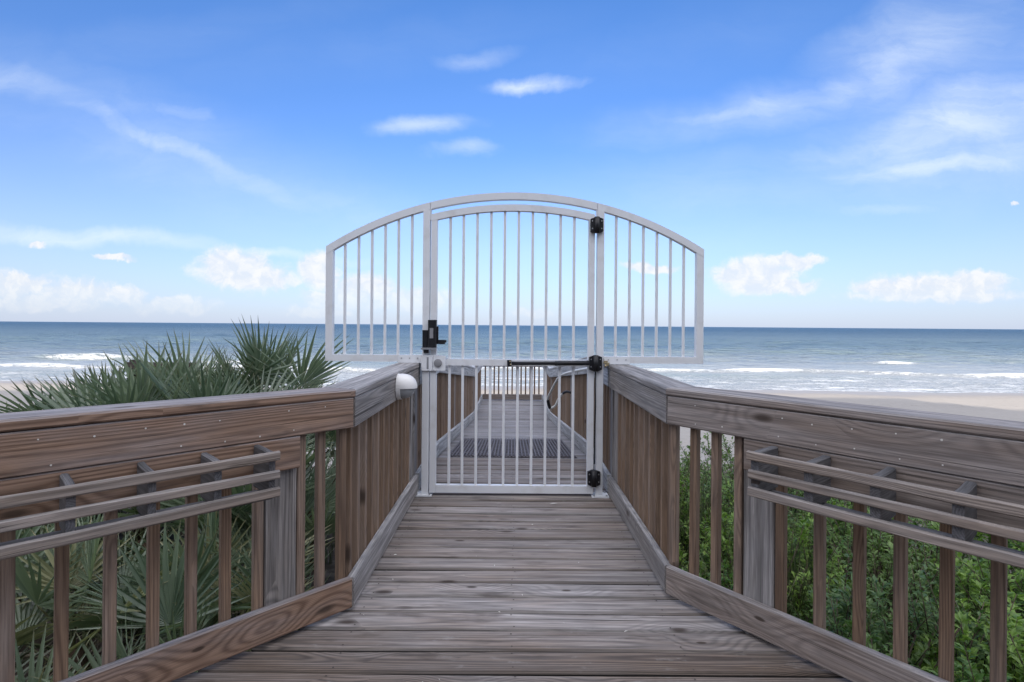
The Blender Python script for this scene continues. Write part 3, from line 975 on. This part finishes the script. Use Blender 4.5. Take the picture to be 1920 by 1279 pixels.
GS = thing('gate_surround', (gx(962), YG, 0), 'white arched metal surround with barred side wings and posts standing on the deck', 'gate frame')
TH = 0.026                       # half depth of the square tube
PL, PR = (gx(793), gx(806)), (gx(1118), gx(1131))
for (x0, x1), (wx0, wx1), bars, sgn in ((PL, (gx(612), gx(806)), [646.5, 672, 697, 721.8, 746.6, 771.8], -1), (PR, (gx(1118), gx(1317)), [1154, 1179.5, 1205, 1230.5, 1256, 1281], 1)):
    mb = MB()
    zt = max(arc_z(x0, RI), arc_z(x1, RI)) - 0.004
    mb.box(((x0 + x1) / 2, YG, (zt + 0.012) / 2), x1 - x0, TH * 2 + 0.004, zt - 0.012, 0.004)
    mb.build('post', M['white'], GS)
    mb = MB()
    xm = (x0 + x1) / 2 + sgn * 0.008
    mb.box((xm, YG - 0.004, 0.006), 0.135, 0.12, 0.011, 0.003)
    for ex in (-0.05, 0.05):
        for ey in (-0.045, 0.04):
            mb.tube([(xm + ex, YG - 0.004 + ey, 0.011), (xm + ex, YG - 0.004 + ey, 0.021)], 0.0075, 6, 1, False)
    mb.build('base_plate', [M['white'], M['steel']], GS)
    # wing: top curve, outer stile, bottom rail
    mb = MB()
    xo0, xo1 = (wx0, wx0 + 0.056) if sgn < 0 else (wx1 - 0.056, wx1)
    xi0, xi1 = (xo1, PL[0]) if sgn < 0 else (PR[1], xo0)
    zb0, zb1 = 1.072, 1.126
    pol = arc_band(min(wx0, PL[0]) if sgn < 0 else PR[0], PL[1] if sgn < 0 else wx1, RO, RI)
    mb.prism(pol, YG - TH, YG + TH)
    xo = wx0 if sgn < 0 else wx1
    inner = xo1 if sgn < 0 else xo0
    zs = [arc_z(xo, RI), arc_z(inner, RI)]
    stile = [(xo, zb0), (inner, zb0), (inner, zs[1] + 0.0), (xo, zs[0] + 0.0)]
    mb.prism(stile if sgn > 0 else stile, YG - TH + 0.0015, YG + TH - 0.0015)
    mb.box(((xi0 + xi1) / 2, YG, (zb0 + zb1) / 2), xi1 - xi0, TH * 2 - 0.002, zb1 - zb0, 0.003)
    mb.build('wing_frame', M['white'], GS)
    for p in bars:
        mb = MB()
        z1 = arc_z(gx(p), RI) + 0.012
        mb.box((gx(p), YG, (zb1 - 0.01 + z1) / 2), 0.0195, 0.0195, z1 - zb1 + 0.01, 0.002)
        mb.build('bar', M['white'], GS)
    mb = MB()
    bx0, bx1 = (gx(748), gx(792)) if sgn < 0 else (gx(1132), gx(1180))
    mb.box(((bx0 + bx1) / 2, YG - TH - 0.004, 1.094), bx1 - bx0, 0.006, 0.062, 0.002)
    for k in (0.16, 0.5, 0.84):
        xx = bx0 + (bx1 - bx0) * k
        mb.tube([(xx, YG - TH - 0.007, 1.10), (xx, YG - TH - 0.0105, 1.10)], 0.006, 6, 1, False)
    mb.build('mounting_plate', [M['white'], M['steel']], GS)
mb = MB()
mb.prism(arc_band(PL[1] + 0.003, PR[0] - 0.003, RO, RI, 40), YG - TH - 0.001, YG + TH - 0.001)
mb.prism([(PL[1] + 0.001, arc_z(PL[1], RI) - 0.085), (PL[1] + 0.008, arc_z(PL[1], RI) - 0.085), (PL[1] + 0.008, arc_z(PL[1], RI) + 0.006), (PL[1] + 0.001, arc_z(PL[1], RI) + 0.004)], YG - TH, YG + TH - 0.004)
mb.prism([(PR[0] - 0.008, arc_z(PR[0], RI) - 0.085), (PR[0] - 0.001, arc_z(PR[0], RI) - 0.085), (PR[0] - 0.001, arc_z(PR[0], RI) + 0.004), (PR[0] - 0.008, arc_z(PR[0], RI) + 0.006)], YG - TH, YG + TH - 0.004)
mb.build('top_arch', M['white'], GS)

# the swinging leaf
GL = thing('gate', (gx(960), YG, 0.022), 'white barred metal gate with curved top and black latch, closed across the boardwalk', 'gate')
sx0, sx1, sx2, sx3 = gx(808), gx(819.5), gx(1102), gx(1113.5)
mb = MB()
mb.prism(arc_band(sx0, sx3, QO, QI, 40), YG - TH + 0.001, YG + TH - 0.003)
for a, b_ in ((sx0, sx1), (sx2, sx3)):
    mb.prism([(a, 0.022), (b_, 0.022), (b_, arc_z(b_, QI)), (a, arc_z(a, QI))], YG - TH + 0.002, YG + TH - 0.004)
mb.box(((sx1 + sx2) / 2, YG - 0.001, 0.052), sx2 - sx1, TH * 2 - 0.006, 0.060, 0.004)
mb.box(((sx1 + sx2) / 2, YG - 0.001, 1.070), sx2 - sx1, TH * 2 - 0.006, 0.052, 0.004)
mb.build('frame', M['white'], GL)
for p in (843.6, 868.3, 894, 920, 945.4, 971.4, 997.6, 1023.6, 1049.7, 1075.4):
    mb = MB()
    z1 = arc_z(gx(p), QI) + 0.012
    mb.box((gx(p), YG, (0.075 + z1) / 2), 0.0205, 0.0205, z1 - 0.075, 0.002)
    mb.build('bar', M['white'], GL)
for (px, py) in ((1116, 424), (1115.5, 680), (1114, 893)):
    xx, zz = gx(px), gz(px, py)
    mb = MB()
    yy = YG - TH - 0.001
    mb.prism([(xx - 0.050, zz - 0.052), (xx - 0.03, zz - 0.062), (xx + 0.03, zz - 0.062), (xx + 0.050, zz - 0.052), (xx + 0.050, zz + 0.048), (xx + 0.018, zz + 0.060), (xx, zz + 0.064), (xx - 0.018, zz + 0.060), (xx - 0.050, zz + 0.048)], yy - 0.030, yy)
    mb.tube([(xx, yy - 0.030, zz - 0.066), (xx, yy - 0.030, zz + 0.062)], 0.022, 12, 0, True)
    for ex in (-0.037, 0.037):
        for ez in (-0.03, 0.03):
            mb.tube([(xx + ex, yy - 0.030, zz + ez), (xx + ex, yy - 0.033, zz + ez)], 0.0055, 6, 1, False)
    mb.build('hinge', [M['black'], M['steel']], GL)
# latch
yl = YG - TH - 0.002
latch = MB()


def pbox(mb, x0, y0, x1, y1, d0, d1, mi=0, ch=0.003):
    xa, xb, za, zb = gx(x0), gx(x1), gz(x0, y1), gz(x0, y0)
    mb.box(((xa + xb) / 2, yl - (d0 + d1) / 2, (za + zb) / 2), xb - xa, d1 - d0, zb - za, ch, mi)


pbox(latch, 805, 600, 820.5, 651, 0, 0.046, 0, 0.006)
pbox(latch, 794.5, 619, 804.6, 651, 0, 0.036, 0, 0.004)
pbox(latch, 820.6, 612, 823.5, 640, 0, 0.02, 0)
pbox(latch, 820.6, 637, 836, 645, 0.004, 0.026, 0, 0.006)
pbox(latch, 834, 637.5, 838.5, 642, 0.006, 0.022, 0, 0.004)
pbox(latch, 796.5, 655, 806, 661.5, 0, 0.03, 0)
pbox(latch, 792.5, 651.3, 820.8, 654.6, 0, 0.05, 1, 0.001)
la = latch.build('latch', [M['black'], M['steel']], GL)
lk = MB()
pbox(lk, 808.5, 615, 815, 634, 0.0462, 0.0474, 0, 0.0004)
lk.build('sticker', M['sticker'], la)
lk = MB()
pbox(lk, 792, 665.5, 813.5, 694, 0, 0.022, 0, 0.006)
pbox(lk, 813.7, 666, 837, 694, 0, 0.019, 0, 0.006)
lp = lk.build('lock_plate', M['white'], GL)
lk = MB()
xx, zz = gx(823.2), gz(823, 680)
lk.tube([(xx, yl - 0.019, zz), (xx, yl - 0.029, zz), (xx, yl - 0.031, zz)], [0.033, 0.032, 0.028], 24, 0, True)
lk.build('round_knob', M['sticker'], lp)
lk = MB()
pbox(lk, 802.5, 669, 806, 691, 0.0222, 0.0235, 0, 0.0004)
lk.build('strike_slot', M['steel'], lp)
# closer arm
mb = MB()
z0 = gz(1020, 680)
mb.tube([(gx(960), yl - 0.03, z0 - 0.004), (gx(1104), yl - 0.032, z0 + 0.004)], 0.0145, 12)
mb.tube([(gx(1040), yl - 0.03, z0 - 0.001), (gx(1104), yl - 0.032, z0 + 0.004)], 0.018, 12)
mb.box((gx(955.5), yl - 0.02, z0 - 0.004), 0.034, 0.036, 0.052, 0.004)
mb.tube([(gx(958), yl - 0.04, z0 - 0.012), (gx(958), yl - 0.046, z0 - 0.012)], 0.006, 8, 1)
mb.tube([(gx(957), yl - 0.04, z0 + 0.012), (gx(957), yl - 0.046, z0 + 0.012)], 0.006, 8, 1)
mb.build('closer_arm', [M['black'], M['brass']], GL)
mb = MB()
bx, bz = gx(1134.5), gz(1134, 681)
mb.box((bx, yl - 0.014, bz + 0.012), 0.030, 0.022, 0.020, 0.003)
mb.box((bx + 0.012, yl - 0.012, bz - 0.012), 0.024, 0.02, 0.016, 0.003)
mb.tube([(bx - 0.02, yl - 0.02, bz + 0.004), (bx + 0.03, yl - 0.02, bz + 0.002)], 0.006, 8)
mb.tube([(bx - 0.004, yl - 0.02, bz - 0.03), (bx - 0.002, yl - 0.02, bz - 0.008)], 0.008, 8)
mb.build('closer_bracket', M['brass'], GL)
mb = MB()
mb.tube([(gx(1115.5), yl - 0.012, gz(1115, 695)), (gx(1116), yl - 0.010, gz(1115, 760)), (gx(1115), yl - 0.008, gz(1115, 830)), (gx(1115), yl - 0.006, gz(1115, 868))], 0.006, 8)
mb.build('hinge_rod', M['black'], GL)

# ------------------------------------------------------------------ bulkhead lamp on the side railing
lx, ly, lz = LC.x + 0.004, 3.42, 0.965
LT = thing('bulkhead_light', (lx, ly, lz), 'white plastic eyelid bulkhead light screwed to the railing beside the gate', 'lamp')


def dome(mb, x0, depth, ry, rz_, zmin, zmax, n=20, mi=0, power=0.5):
    """half ellipsoid bulging towards +x, cut between two heights (fractions of rz_)"""
    vs, fs = [], []
    nv = 12
    for i in range(nv + 1):
        zf_ = zmin + (zmax - zmin) * i / nv
        zf_ = math.sin(zf_ * PI / 2)
        c_ = math.sqrt(max(0.0, 1 - zf_ * zf_))
        for j in range(n + 1):
            a = PI * j / n
            vs.append((x0 + depth * (math.sin(a) ** 0.8 if 0 < j < n else 0) * c_ ** 0.8, ly - ry * math.cos(a) * c_, lz + rz_ * zf_))
    for i in range(nv):
        for j in range(n):
            k = i * (n + 1) + j
            fs.append((k, k + 1, k + n + 2, k + n + 1))
    mb.add(vs, fs, None, 0.5, mi, True)


mb = MB()
base = []
for i in range(28):
    a = 2 * PI * i / 28
    base.append((ly + 0.070 * math.cos(a), lz + 0.085 * math.sin(a)))
vs = [(lx, a, b_) for a, b_ in base] + [(lx + 0.026, ly + (a - ly) * 0.97, lz + (b_ - lz) * 0.97) for a, b_ in base]
n = 28
mb.add(vs, [tuple(range(n)), tuple(reversed(range(n, 2 * n)))] + [(i, (i + 1) % n, (i + 1) % n + n, i + n) for i in range(n)])
mb.build('base', M['plastic'], LT)
mb = MB()
dome(mb, lx + 0.024, 0.102, 0.069, 0.084, -0.06, 1.0)
dome(mb, lx + 0.023, 0.096, 0.066, 0.081, -0.055, 0.99)
mb.build('hood', M['plastic'], LT)
mb = MB()
dome(mb, lx + 0.024, 0.092, 0.062, 0.078, -1.0, -0.02)
mb.build('lens', M['lens'], LT)

# ------------------------------------------------------------------ hose hung on the ramp railing
mb = MB()


def cr(P, n=10):
    P = [Vector(p) for p in P]
    out = []
    for i in range(len(P) - 1):
        p0, p1, p2, p3 = P[max(i - 1, 0)], P[i], P[i + 1], P[min(i + 2, len(P) - 1)]
        for k in range(n):
            s = k / n
            out.append(0.5 * ((2 * p1) + (p2 - p0) * s + (2 * p0 - 5 * p1 + 4 * p2 - p3) * s * s + (3 * p1 - p0 - 3 * p2 + p3) * s ** 3))
    out.append(P[-1])
    return out


def at(px, py, Y):
    u, v = sky_uv(px, py)
    return Vector((u * Y, Y, CAM_Z + v * Y))


hx = RC.x - 0.03
HP = [(0.76, 4.95, 0.975), (0.67, 5.7, 0.875), (0.575, 6.25, 0.765), (0.51, 6.55, 0.585), (0.465, 6.75, 0.42), (0.50, 6.85, 0.30), (0.57, 6.85, 0.325), (0.612, 6.8, 0.425), (0.66, 6.72, 0.505), (0.70, 6.65, 0.535), (0.745, 6.6, 0.53)]
hose = thing('hose', (hx, 6.4, -0.1), 'pale hose drooping in a loop on the ramp railing behind the gate', 'hose')
mb.tube(cr(HP[:9]), 0.014, 8)
mb.build('hose_line', M['hose'], hose)
mb = MB()
mb.tube(cr(HP[8:]), 0.016, 8)
mb.build('hook', M['black'], hose)
mb = MB()
mb.tube(cr(HP[4:6]), 0.022, 8)
mb.build('hose_fitting', M['black'], hose)

# ------------------------------------------------------------------ dark old fence among the palmettos
FN = thing('old_fence', (-4.9, 7.4, -1.0), 'dark old board fence half hidden among the palmettos', 'fence')
for x in (-5.34, -4.50):
    mb = MB()
    mb.board((x, 7.45, -1.2), (x, 7.45, 0.84 if x < -5 else 0.74), (1, 0, 0), 0.11, 0.09, 0.006)
    mb.build('post', M['dark'], FN)
mb = MB()
for zc in (0.72, 0.50, 0.28, 0.06, -0.16):
    mb.board((-5.40, 7.38, zc), (-4.42, 7.38, zc), (0, 0, 1), 0.185, 0.03, 0.005)
mb.build('boards', M['dark'], FN)

# ------------------------------------------------------------------ saw palmettos
PR_ = random.Random(23)


def frond_mesh(name, seed, L, rad, nseg, spread, droop, cup, mats, dead=False):
    r = random.Random(seed)
    mb = MB()
    # stalk
    pts = []
    for i in range(7):
        s = i / 6
        pts.append((0.012 * math.sin(s * 3 + seed), s * L, 0.05 * L * math.sin(s * PI) * (1 if not dead else -1)))
    mb.tube(pts, [0.011 - 0.005 * (i / 6) for i in range(7)], 5, 1)
    hub = Vector(pts[-1])
    dphi = spread / nseg
    for k in range(nseg):
        ph = -spread / 2 + (k + 0.5) * dphi + r.uniform(-0.2, 0.2) * dphi
        ln = rad * (0.80 + 0.20 * math.cos(ph * 0.8)) * r.uniform(0.90, 1.06)
        if dead and r.random() < 0.25:
            ln *= r.uniform(0.4, 0.8)
        d = Vector((math.sin(ph), math.cos(ph), 0))
        pr = Vector((math.cos(ph), -math.sin(ph), 0))
        split = 0.30 + 0.10 * math.cos(ph) + r.uniform(-0.03, 0.03)
        wmax = 2 * math.tan(dphi / 2) * ln * split * 1.02
        dr = droop * r.uniform(0.3, 1.5)
        if r.random() < (0.10 if not dead else 0.7):
            dr += r.uniform(0.15, 0.5)
        sway = r.uniform(-0.06, 0.06)
        rows_ = (0.02, split * 0.55, split, split + (1 - split) * 0.35, split + (1 - split) * 0.70, 1.0)
        vs, ws = [], []
        for s in rows_:
            wd_ = 2 * math.tan(dphi / 2) * ln * s * 1.02 if s <= split else wmax * (1 - ((s - split) / (1 - split)) ** 1.35)
            wd_ = max(wd_, 0.0012)
            base = hub + d * (ln * s) + pr * (sway * ln * max(0, s - split) ** 2)
            zz = cup * s * s * ln * (abs(ph) / (spread / 2)) ** 1.5 - dr * ln * max(0, s - split * 0.8) ** 2
            fold = 0.32 * wd_
            base = base + Vector((0, 0, zz))
            vs += [base - pr * wd_ / 2 + Vector((0, 0, fold / 2)), base - Vector((0, 0, fold / 2)), base + pr * wd_ / 2 + Vector((0, 0, fold / 2))]
            ws += [(s, -1, 0), (s, 0, 0), (s, 1, 0)]
        fs = []
        for i in range(len(rows_) - 1):
            a = i * 3
            fs += [(a, a + 1, a + 4, a + 3), (a + 1, a + 2, a + 5, a + 4)]
        mb.add(vs, fs, ws, r.random(), 0, False)
    return mb.mesh(name, mats)


FR = []
for i in range(7):
    FR.append(frond_mesh('frond', 100 + i, PR_.uniform(0.42, 0.75), PR_.uniform(0.56, 0.70), PR_.randint(18, 23), R(PR_.uniform(165, 230)), PR_.uniform(0.03, 0.16), PR_.uniform(0.15, 0.55), [M['palm'], M['petiole']]))
FP = [frond_mesh('frond', 300 + i, 0.55, 0.6, 19, R(185), 0.28, 0.4, [M['palmpale'], M['petiole']]) for i in range(2)]
FD = []
for i in range(3):
    FD.append(frond_mesh('dead_frond', 200 + i, 0.5, 0.48, 20, R(150), 0.5, 0.7, [M['palmdead'], M['palmdead']], True))


def palmetto(x, y, top, label, n=13, spread=75, dead=3, scale=1.0, seed=0, az0=None, azw=PI):
    r = random.Random(900 + seed)
    gzv = float(ground_z(x, y)) - 0.05
    T = thing('saw_palmetto', (x, y, gzv), label, 'palmetto', 'saw palmettos growing beside the boardwalk')
    reach = 1.08 * scale
    hub = max(0.12, top - reach - gzv)
    mb = MB()
    lean = (r.uniform(-0.08, 0.08), r.uniform(-0.08, 0.08))
    pts = [(x + lean[0] * s, y + lean[1] * s, gzv + hub * s) for s in np.linspace(0, 1, 6)]
    mb.tube(pts, [0.10, 0.085, 0.08, 0.085, 0.08, 0.05], 9)
    mb.build('trunk', M['trunk'], T)
    H = Vector((lean[0], lean[1], hub))
    for i in range(n + dead):
        isd = i >= n
        me = r.choice(FD if isd else (FP if (top < 0.4 and r.random() < 0.22) else FR))
        o_ = bpy.data.objects.new('dead_frond' if isd else 'frond', me)
        COL.objects.link(o_)
        o_.parent = T
        az = (2 * PI * i * 0.381966 + r.uniform(-0.3, 0.3)) if az0 is None else az0 + r.uniform(-azw, azw)
        el = R(88 - spread * ((i + 0.3) / n) ** 0.8 + r.uniform(-7, 7)) if not isd else R(r.uniform(-45, 22))
        d = Vector((math.cos(az) * math.cos(el), math.sin(az) * math.cos(el), math.sin(el)))
        side = Vector((-math.sin(az), math.cos(az), 0))
        nrm = side.cross(d)
        if nrm.z < 0:
            nrm = -nrm
        nrm = (Matrix.Rotation(r.uniform(-0.75, 0.75), 3, d) @ nrm).normalized()
        xx = d.cross(nrm).normalized()
        mt = Matrix((xx, d, nrm)).transposed().to_4x4()
        sc = scale * r.uniform(0.82, 1.12) * (0.9 if isd else 1.0)
        o_.matrix_local = Matrix.Translation(H + Vector((0, 0, -r.uniform(0, min(0.25, hub * 0.5)) if not isd else -hub * 0.3))) @ mt @ Matrix.Scale(sc, 4)
    return T


PALMS = [
    (-2.95, 6.1, 1.36, 'tallest saw palmetto, its fan reaching the horizon beside the gate', 15, 62, 2, 1.05),
    (-4.10, 6.6, 1.08, 'tall saw palmetto poking above the old dark fence', 13, 62, 2, 1.0),
    (-4.95, 6.3, 0.92, 'saw palmetto with spiky fans at the landward edge of the dark fence', 13, 70, 3, 1.0),
    (-4.70, 5.3, 0.70, 'low saw palmetto leaning seaward where the surf shows behind it', 12, 70, 3, 0.95),
    (-5.75, 5.9, 0.48, 'outermost low saw palmetto with sand showing behind its tips', 12, 70, 3, 0.9),
    (-2.30, 7.0, 0.50, 'saw palmetto just below the corner of the white gate wing', 12, 75, 2, 0.80),
    (-2.75, 5.0, 1.04, 'broad saw palmetto in front of the tallest one', 15, 78, 3, 1.0),
    (-3.55, 5.1, 1.02, 'dense saw palmetto standing before the dark fence boards', 15, 78, 3, 1.0),
    (-3.95, 4.2, 0.55, 'saw palmetto with fans just topping the brown railing', 14, 80, 4, 0.95),
    (-2.10, 5.6, 0.74, 'saw palmetto close to the walkway behind the corner of the railing', 13, 75, 3, 0.9),
    (-2.75, 3.3, 0.30, 'saw palmetto with pale dead fronds behind the brown balusters', 13, 90, 6, 0.9),
    (-2.05, 3.55, 0.34, 'green saw palmetto fanning out under the slatted rack', 14, 88, 5, 0.85),
    (-1.75, 4.25, 0.42, 'saw palmetto with upright blades beside the grey railing post', 13, 85, 4, 0.85),
    (-3.30, 2.5, 0.10, 'nearest low saw palmetto at the bottom edge behind the balusters', 13, 95, 6, 0.9),
    (-1.45, 3.35, 0.02, 'small saw palmetto drooping right behind the corner balusters', 11, 90, 4, 0.72),
    (-1.75, 2.75, 0.05, 'small saw palmetto with broad pale blades at the foot of the grey post', 11, 90, 4, 0.75),
    (-3.10, 4.35, 0.62, 'saw palmetto with overlapping grey-green fans above the middle of the brown rail', 16, 80, 3, 1.0),
    (-2.45, 4.35, 0.66, 'saw palmetto with overlapping grey-green fans near the end of the brown rail', 16, 80, 3, 1.0),
    (-4.55, 4.7, 0.62, 'saw palmetto with overlapping grey-green fans over the far end of the brown rail', 15, 78, 3, 1.0),
    (-2.00, 2.40, -0.30, 'low saw palmetto with bleached drooping blades just behind the balusters', 11, 95, 8, 0.72),
    (-2.75, 2.05, -0.25, 'low saw palmetto with pale tips in the bottom left corner', 11, 95, 7, 0.75),
    (-3.30, 3.25, 0.25, 'mid-height saw palmetto with pale stalks behind the brown balusters', 13, 88, 4, 0.9),
    (-3.30, 6.0, 1.00, 'saw palmetto filling the dip between the two tallest ones', 15, 70, 2, 1.0),
    (-4.35, 5.6, 0.92, 'saw palmetto directly in front of the corner of the dark fence', 15, 72, 2, 1.0),
    (-2.35, 2.55, -0.15, 'small saw palmetto with curled dry fans below the rack', 11, 95, 6, 0.75),
]
for i, a in enumerate(PALMS):
    a = list(a)
    if a[2] < 0.4:            # shaded lower plants keep more of their old dry fans
        a[6] += 4
    palmetto(*a, seed=i)

# ------------------------------------------------------------------ leafy shrubs


def shrub_mesh(seed, rx, ry, h, ntw, nlf, lf, mats):
    r = random.Random(seed)
    fol, tw = MB(), MB()
    for k in range(ntw):
        a = r.uniform(0, 2 * PI)
        el = math.asin(r.uniform(-0.15, 1.0))
        rr = r.uniform(0.55, 1.0) ** 0.5
        lump = 1 + 0.20 * math.sin(3 * a + seed) + 0.14 * math.sin(5 * el + 2 * a)
        tip = Vector((rx * math.cos(a) * math.cos(el) * rr * lump, ry * math.sin(a) * math.cos(el) * rr * lump, h * (0.10 + 0.9 * max(0, math.sin(el)) * rr * lump) + r.uniform(-0.05, 0.05)))
        d = Vector((tip.x * 0.5, tip.y * 0.5, h * 0.5 + 0.25)).normalized()
        d = (d + Vector((r.uniform(-0.5, 0.5), r.uniform(-0.5, 0.5), r.uniform(-0.2, 0.5)))).normalized()
        L = r.uniform(0.16, 0.34)
        p0 = tip - d * L
        if k % 3 == 0:
            tw.tube([Vector((tip.x * 0.12, tip.y * 0.12, 0.0)), Vector((p0.x * 0.6, p0.y * 0.6, p0.z * 0.55)), p0], [0.012, 0.008, 0.004], 4)
        tw.tube([p0, tip], [0.004, 0.002], 3)
        tone = min(1, max(0, r.gauss(0.5, 0.22)))
        for j in range(nlf):
            s = r.uniform(0.05, 1.05)
            p = p0 + d * (L * s)
            th = r.uniform(0, 2 * PI)
            side = d.cross(Vector((math.cos(th), math.sin(th), 0.3))).normalized()
            ld = (side * 0.9 + d * r.uniform(0.1, 0.9) + Vector((0, 0, r.uniform(-0.25, 0.3)))).normalized()
            up = (Vector((0, 0, 1)) + Vector((r.uniform(-0.5, 0.5), r.uniform(-0.5, 0.5), 0))).normalized()
            sd_ = ld.cross(up)
            if sd_.length < 0.05:
                continue
            sd_.normalize()
            nn = sd_.cross(ld)
            ll = lf * r.uniform(0.6, 1.25)
            wd_ = ll * r.uniform(0.20, 0.28)
            q0 = p + ld * 0.006
            fol.add([q0, q0 + ld * ll * 0.45 + sd_ * wd_ + nn * wd_ * 0.35, q0 + ld * ll * 0.5, q0 + ld * ll * 0.45 - sd_ * wd_ + nn * wd_ * 0.35, q0 + ld * ll - nn * wd_ * 0.4],
                    [(0, 2, 1), (0, 3, 2), (1, 2, 4), (2, 3, 4)], None, min(1, max(0, tone + r.uniform(-0.25, 0.25))), 0, False)
    return fol, tw


SH = []
for i, (rx, ry, h, ntw, nlf, lf, mt) in enumerate([(0.66, 0.66, 0.95, 350, 34, 0.048, 'shrub'), (0.72, 0.64, 0.85, 360, 34, 0.044, 'shrub'), (0.64, 0.68, 1.05, 350, 30, 0.046, 'shrub2'), (0.75, 0.70, 0.90, 360, 34, 0.054, 'shrub'), (0.7, 0.7, 0.8, 360, 32, 0.042, 'shrub2')]):
    f_, t_ = shrub_mesh(40 + i, rx, ry, h, ntw, nlf, lf, None)
    SH.append((f_.mesh('foliage', M[mt]), t_.mesh('stems', M['twig'])))
SHRUBS = [  # x, y, variant, scale, top, label
    (1.75, 2.75, 3, 1.00, -0.28, 'large-leaved green shrub close behind the grey railing post'),
    (2.30, 2.35, 0, 1.05, -0.22, 'bright green shrub under the middle of the shrub-side rack'),
    (2.90, 2.00, 1, 1.05, -0.30, 'bushy green shrub at the very edge of the picture'),
    (1.55, 3.45, 1, 0.95, -0.30, 'rounded green shrub seen between the post and the corner balusters'),
    (2.30, 3.30, 2, 1.05, -0.05, 'dark fine-leaved shrub behind the bright green one'),
    (3.00, 2.95, 3, 1.05, -0.02, 'tall broad-leaved shrub showing between the rack slats'),
    (1.50, 4.40, 4, 1.00, -0.42, 'low grey-green shrub beside the short weathered railing'),
    (2.15, 4.50, 0, 1.05, -0.10, 'green shrub in the second row behind the grey post'),
    (2.95, 4.20, 4, 1.15, 0.05, 'small-leaved bluish shrub in the second row'),
    (3.80, 3.60, 1, 1.15, 0.02, 'green shrub far out beyond the end of the rack'),
    (1.75, 5.70, 1, 1.10, -0.12, 'green shrub topping out just under the sand strip'),
    (2.60, 5.60, 2, 1.20, 0.00, 'dark green shrub below the sand strip'),
    (3.50, 5.20, 0, 1.20, 0.08, 'leafy shrub in the back row behind the rack'),
    (4.60, 4.60, 3, 1.25, 0.05, 'outermost back-row shrub beyond the rack'),
    (2.10, 7.20, 2, 1.30, -0.10, 'farthest shrub at the foot of the pale dune sand'),
    (3.40, 7.20, 4, 1.40, 0.00, 'far fine-leaved shrub on the dune crest'),
    (1.50, 2.45, 4, 0.62, -0.75, 'small low shrub growing against the deck edge'),
    (1.95, 1.95, 2, 0.80, -0.62, 'low dark shrub in the bottom corner under the balusters'),
    (2.55, 1.55, 0, 0.90, -0.50, 'low bright shrub at the bottom edge beside the balusters'),
]
for i, (x, y, k, sc, top, lab) in enumerate(SHRUBS):
    gzv = float(ground_z(x, y)) - 0.03
    T = thing('shrub', (x, y, gzv), lab, 'shrub', 'leafy shrubs on the dune')
    hgt = (0.95, 0.85, 1.05, 0.90, 0.8)[k]
    zs = (top - gzv) / (hgt * 1.12)
    a = RNG.uniform(0, 6.28)
    for me, nm in ((SH[k][0], 'foliage'), (SH[k][1], 'stems')):
        o_ = bpy.data.objects.new(nm, me)
        COL.objects.link(o_)
        o_.parent = T
        o_.rotation_euler = (0, 0, a)
        o_.scale = (sc, sc, zs)

# dune grass and ground cover: nobody could count it
mb = MB()
gr = random.Random(77)
for k in range(540):
    if k < 260:
        cx_, cy_ = gr.uniform(1.15, 4.2), gr.uniform(3.2, 10.5)
    elif k < 420:
        cx_, cy_ = gr.uniform(-6.5, -1.2), gr.uniform(2.6, 9.5)
    else:
        cx_, cy_ = gr.uniform(1.2, 2.4), gr.uniform(3.6, 8.0)
    if abs(cx_) < 1.05 or (cx_ > 0 and cx_ - 0.9 < 2.65 - cy_):
        continue
    zz = float(ground_z(cx_, cy_))
    tone = gr.random()
    for j in range(gr.randint(10, 22)):
        az, le, L = gr.uniform(0, 6.28), gr.uniform(0.05, 0.55), gr.uniform(0.35, 0.85) * (1.5 if k >= 420 else 1.0)
        b0 = Vector((cx_ + gr.uniform(-0.06, 0.06), cy_ + gr.uniform(-0.06, 0.06), zz - 0.03))
        hd = Vector((math.cos(az), math.sin(az), 0))
        pr = Vector((-math.sin(az), math.cos(az), 0))
        vs, ws = [], []
        for s in (0, 0.35, 0.7, 1.0):
            p = b0 + hd * (L * le * s ** 1.8) + Vector((0, 0, L * (s - 0.35 * le * s ** 3)))
            ww = 0.0042 * (1 - s ** 2) + 0.0004
            vs += [p - pr * ww, p + pr * ww]
            ws += [(s, 0, 0), (s, 1, 0)]
        mb.add(vs, [(0, 1, 3, 2), (2, 3, 5, 4), (4, 5, 7, 6)], ws, min(1, max(0, tone + gr.uniform(-0.3, 0.3))))
tag(mb.build('dune_grass', M['grassm']), 'thin dune grass growing between the shrubs and palmettos', kind='stuff')
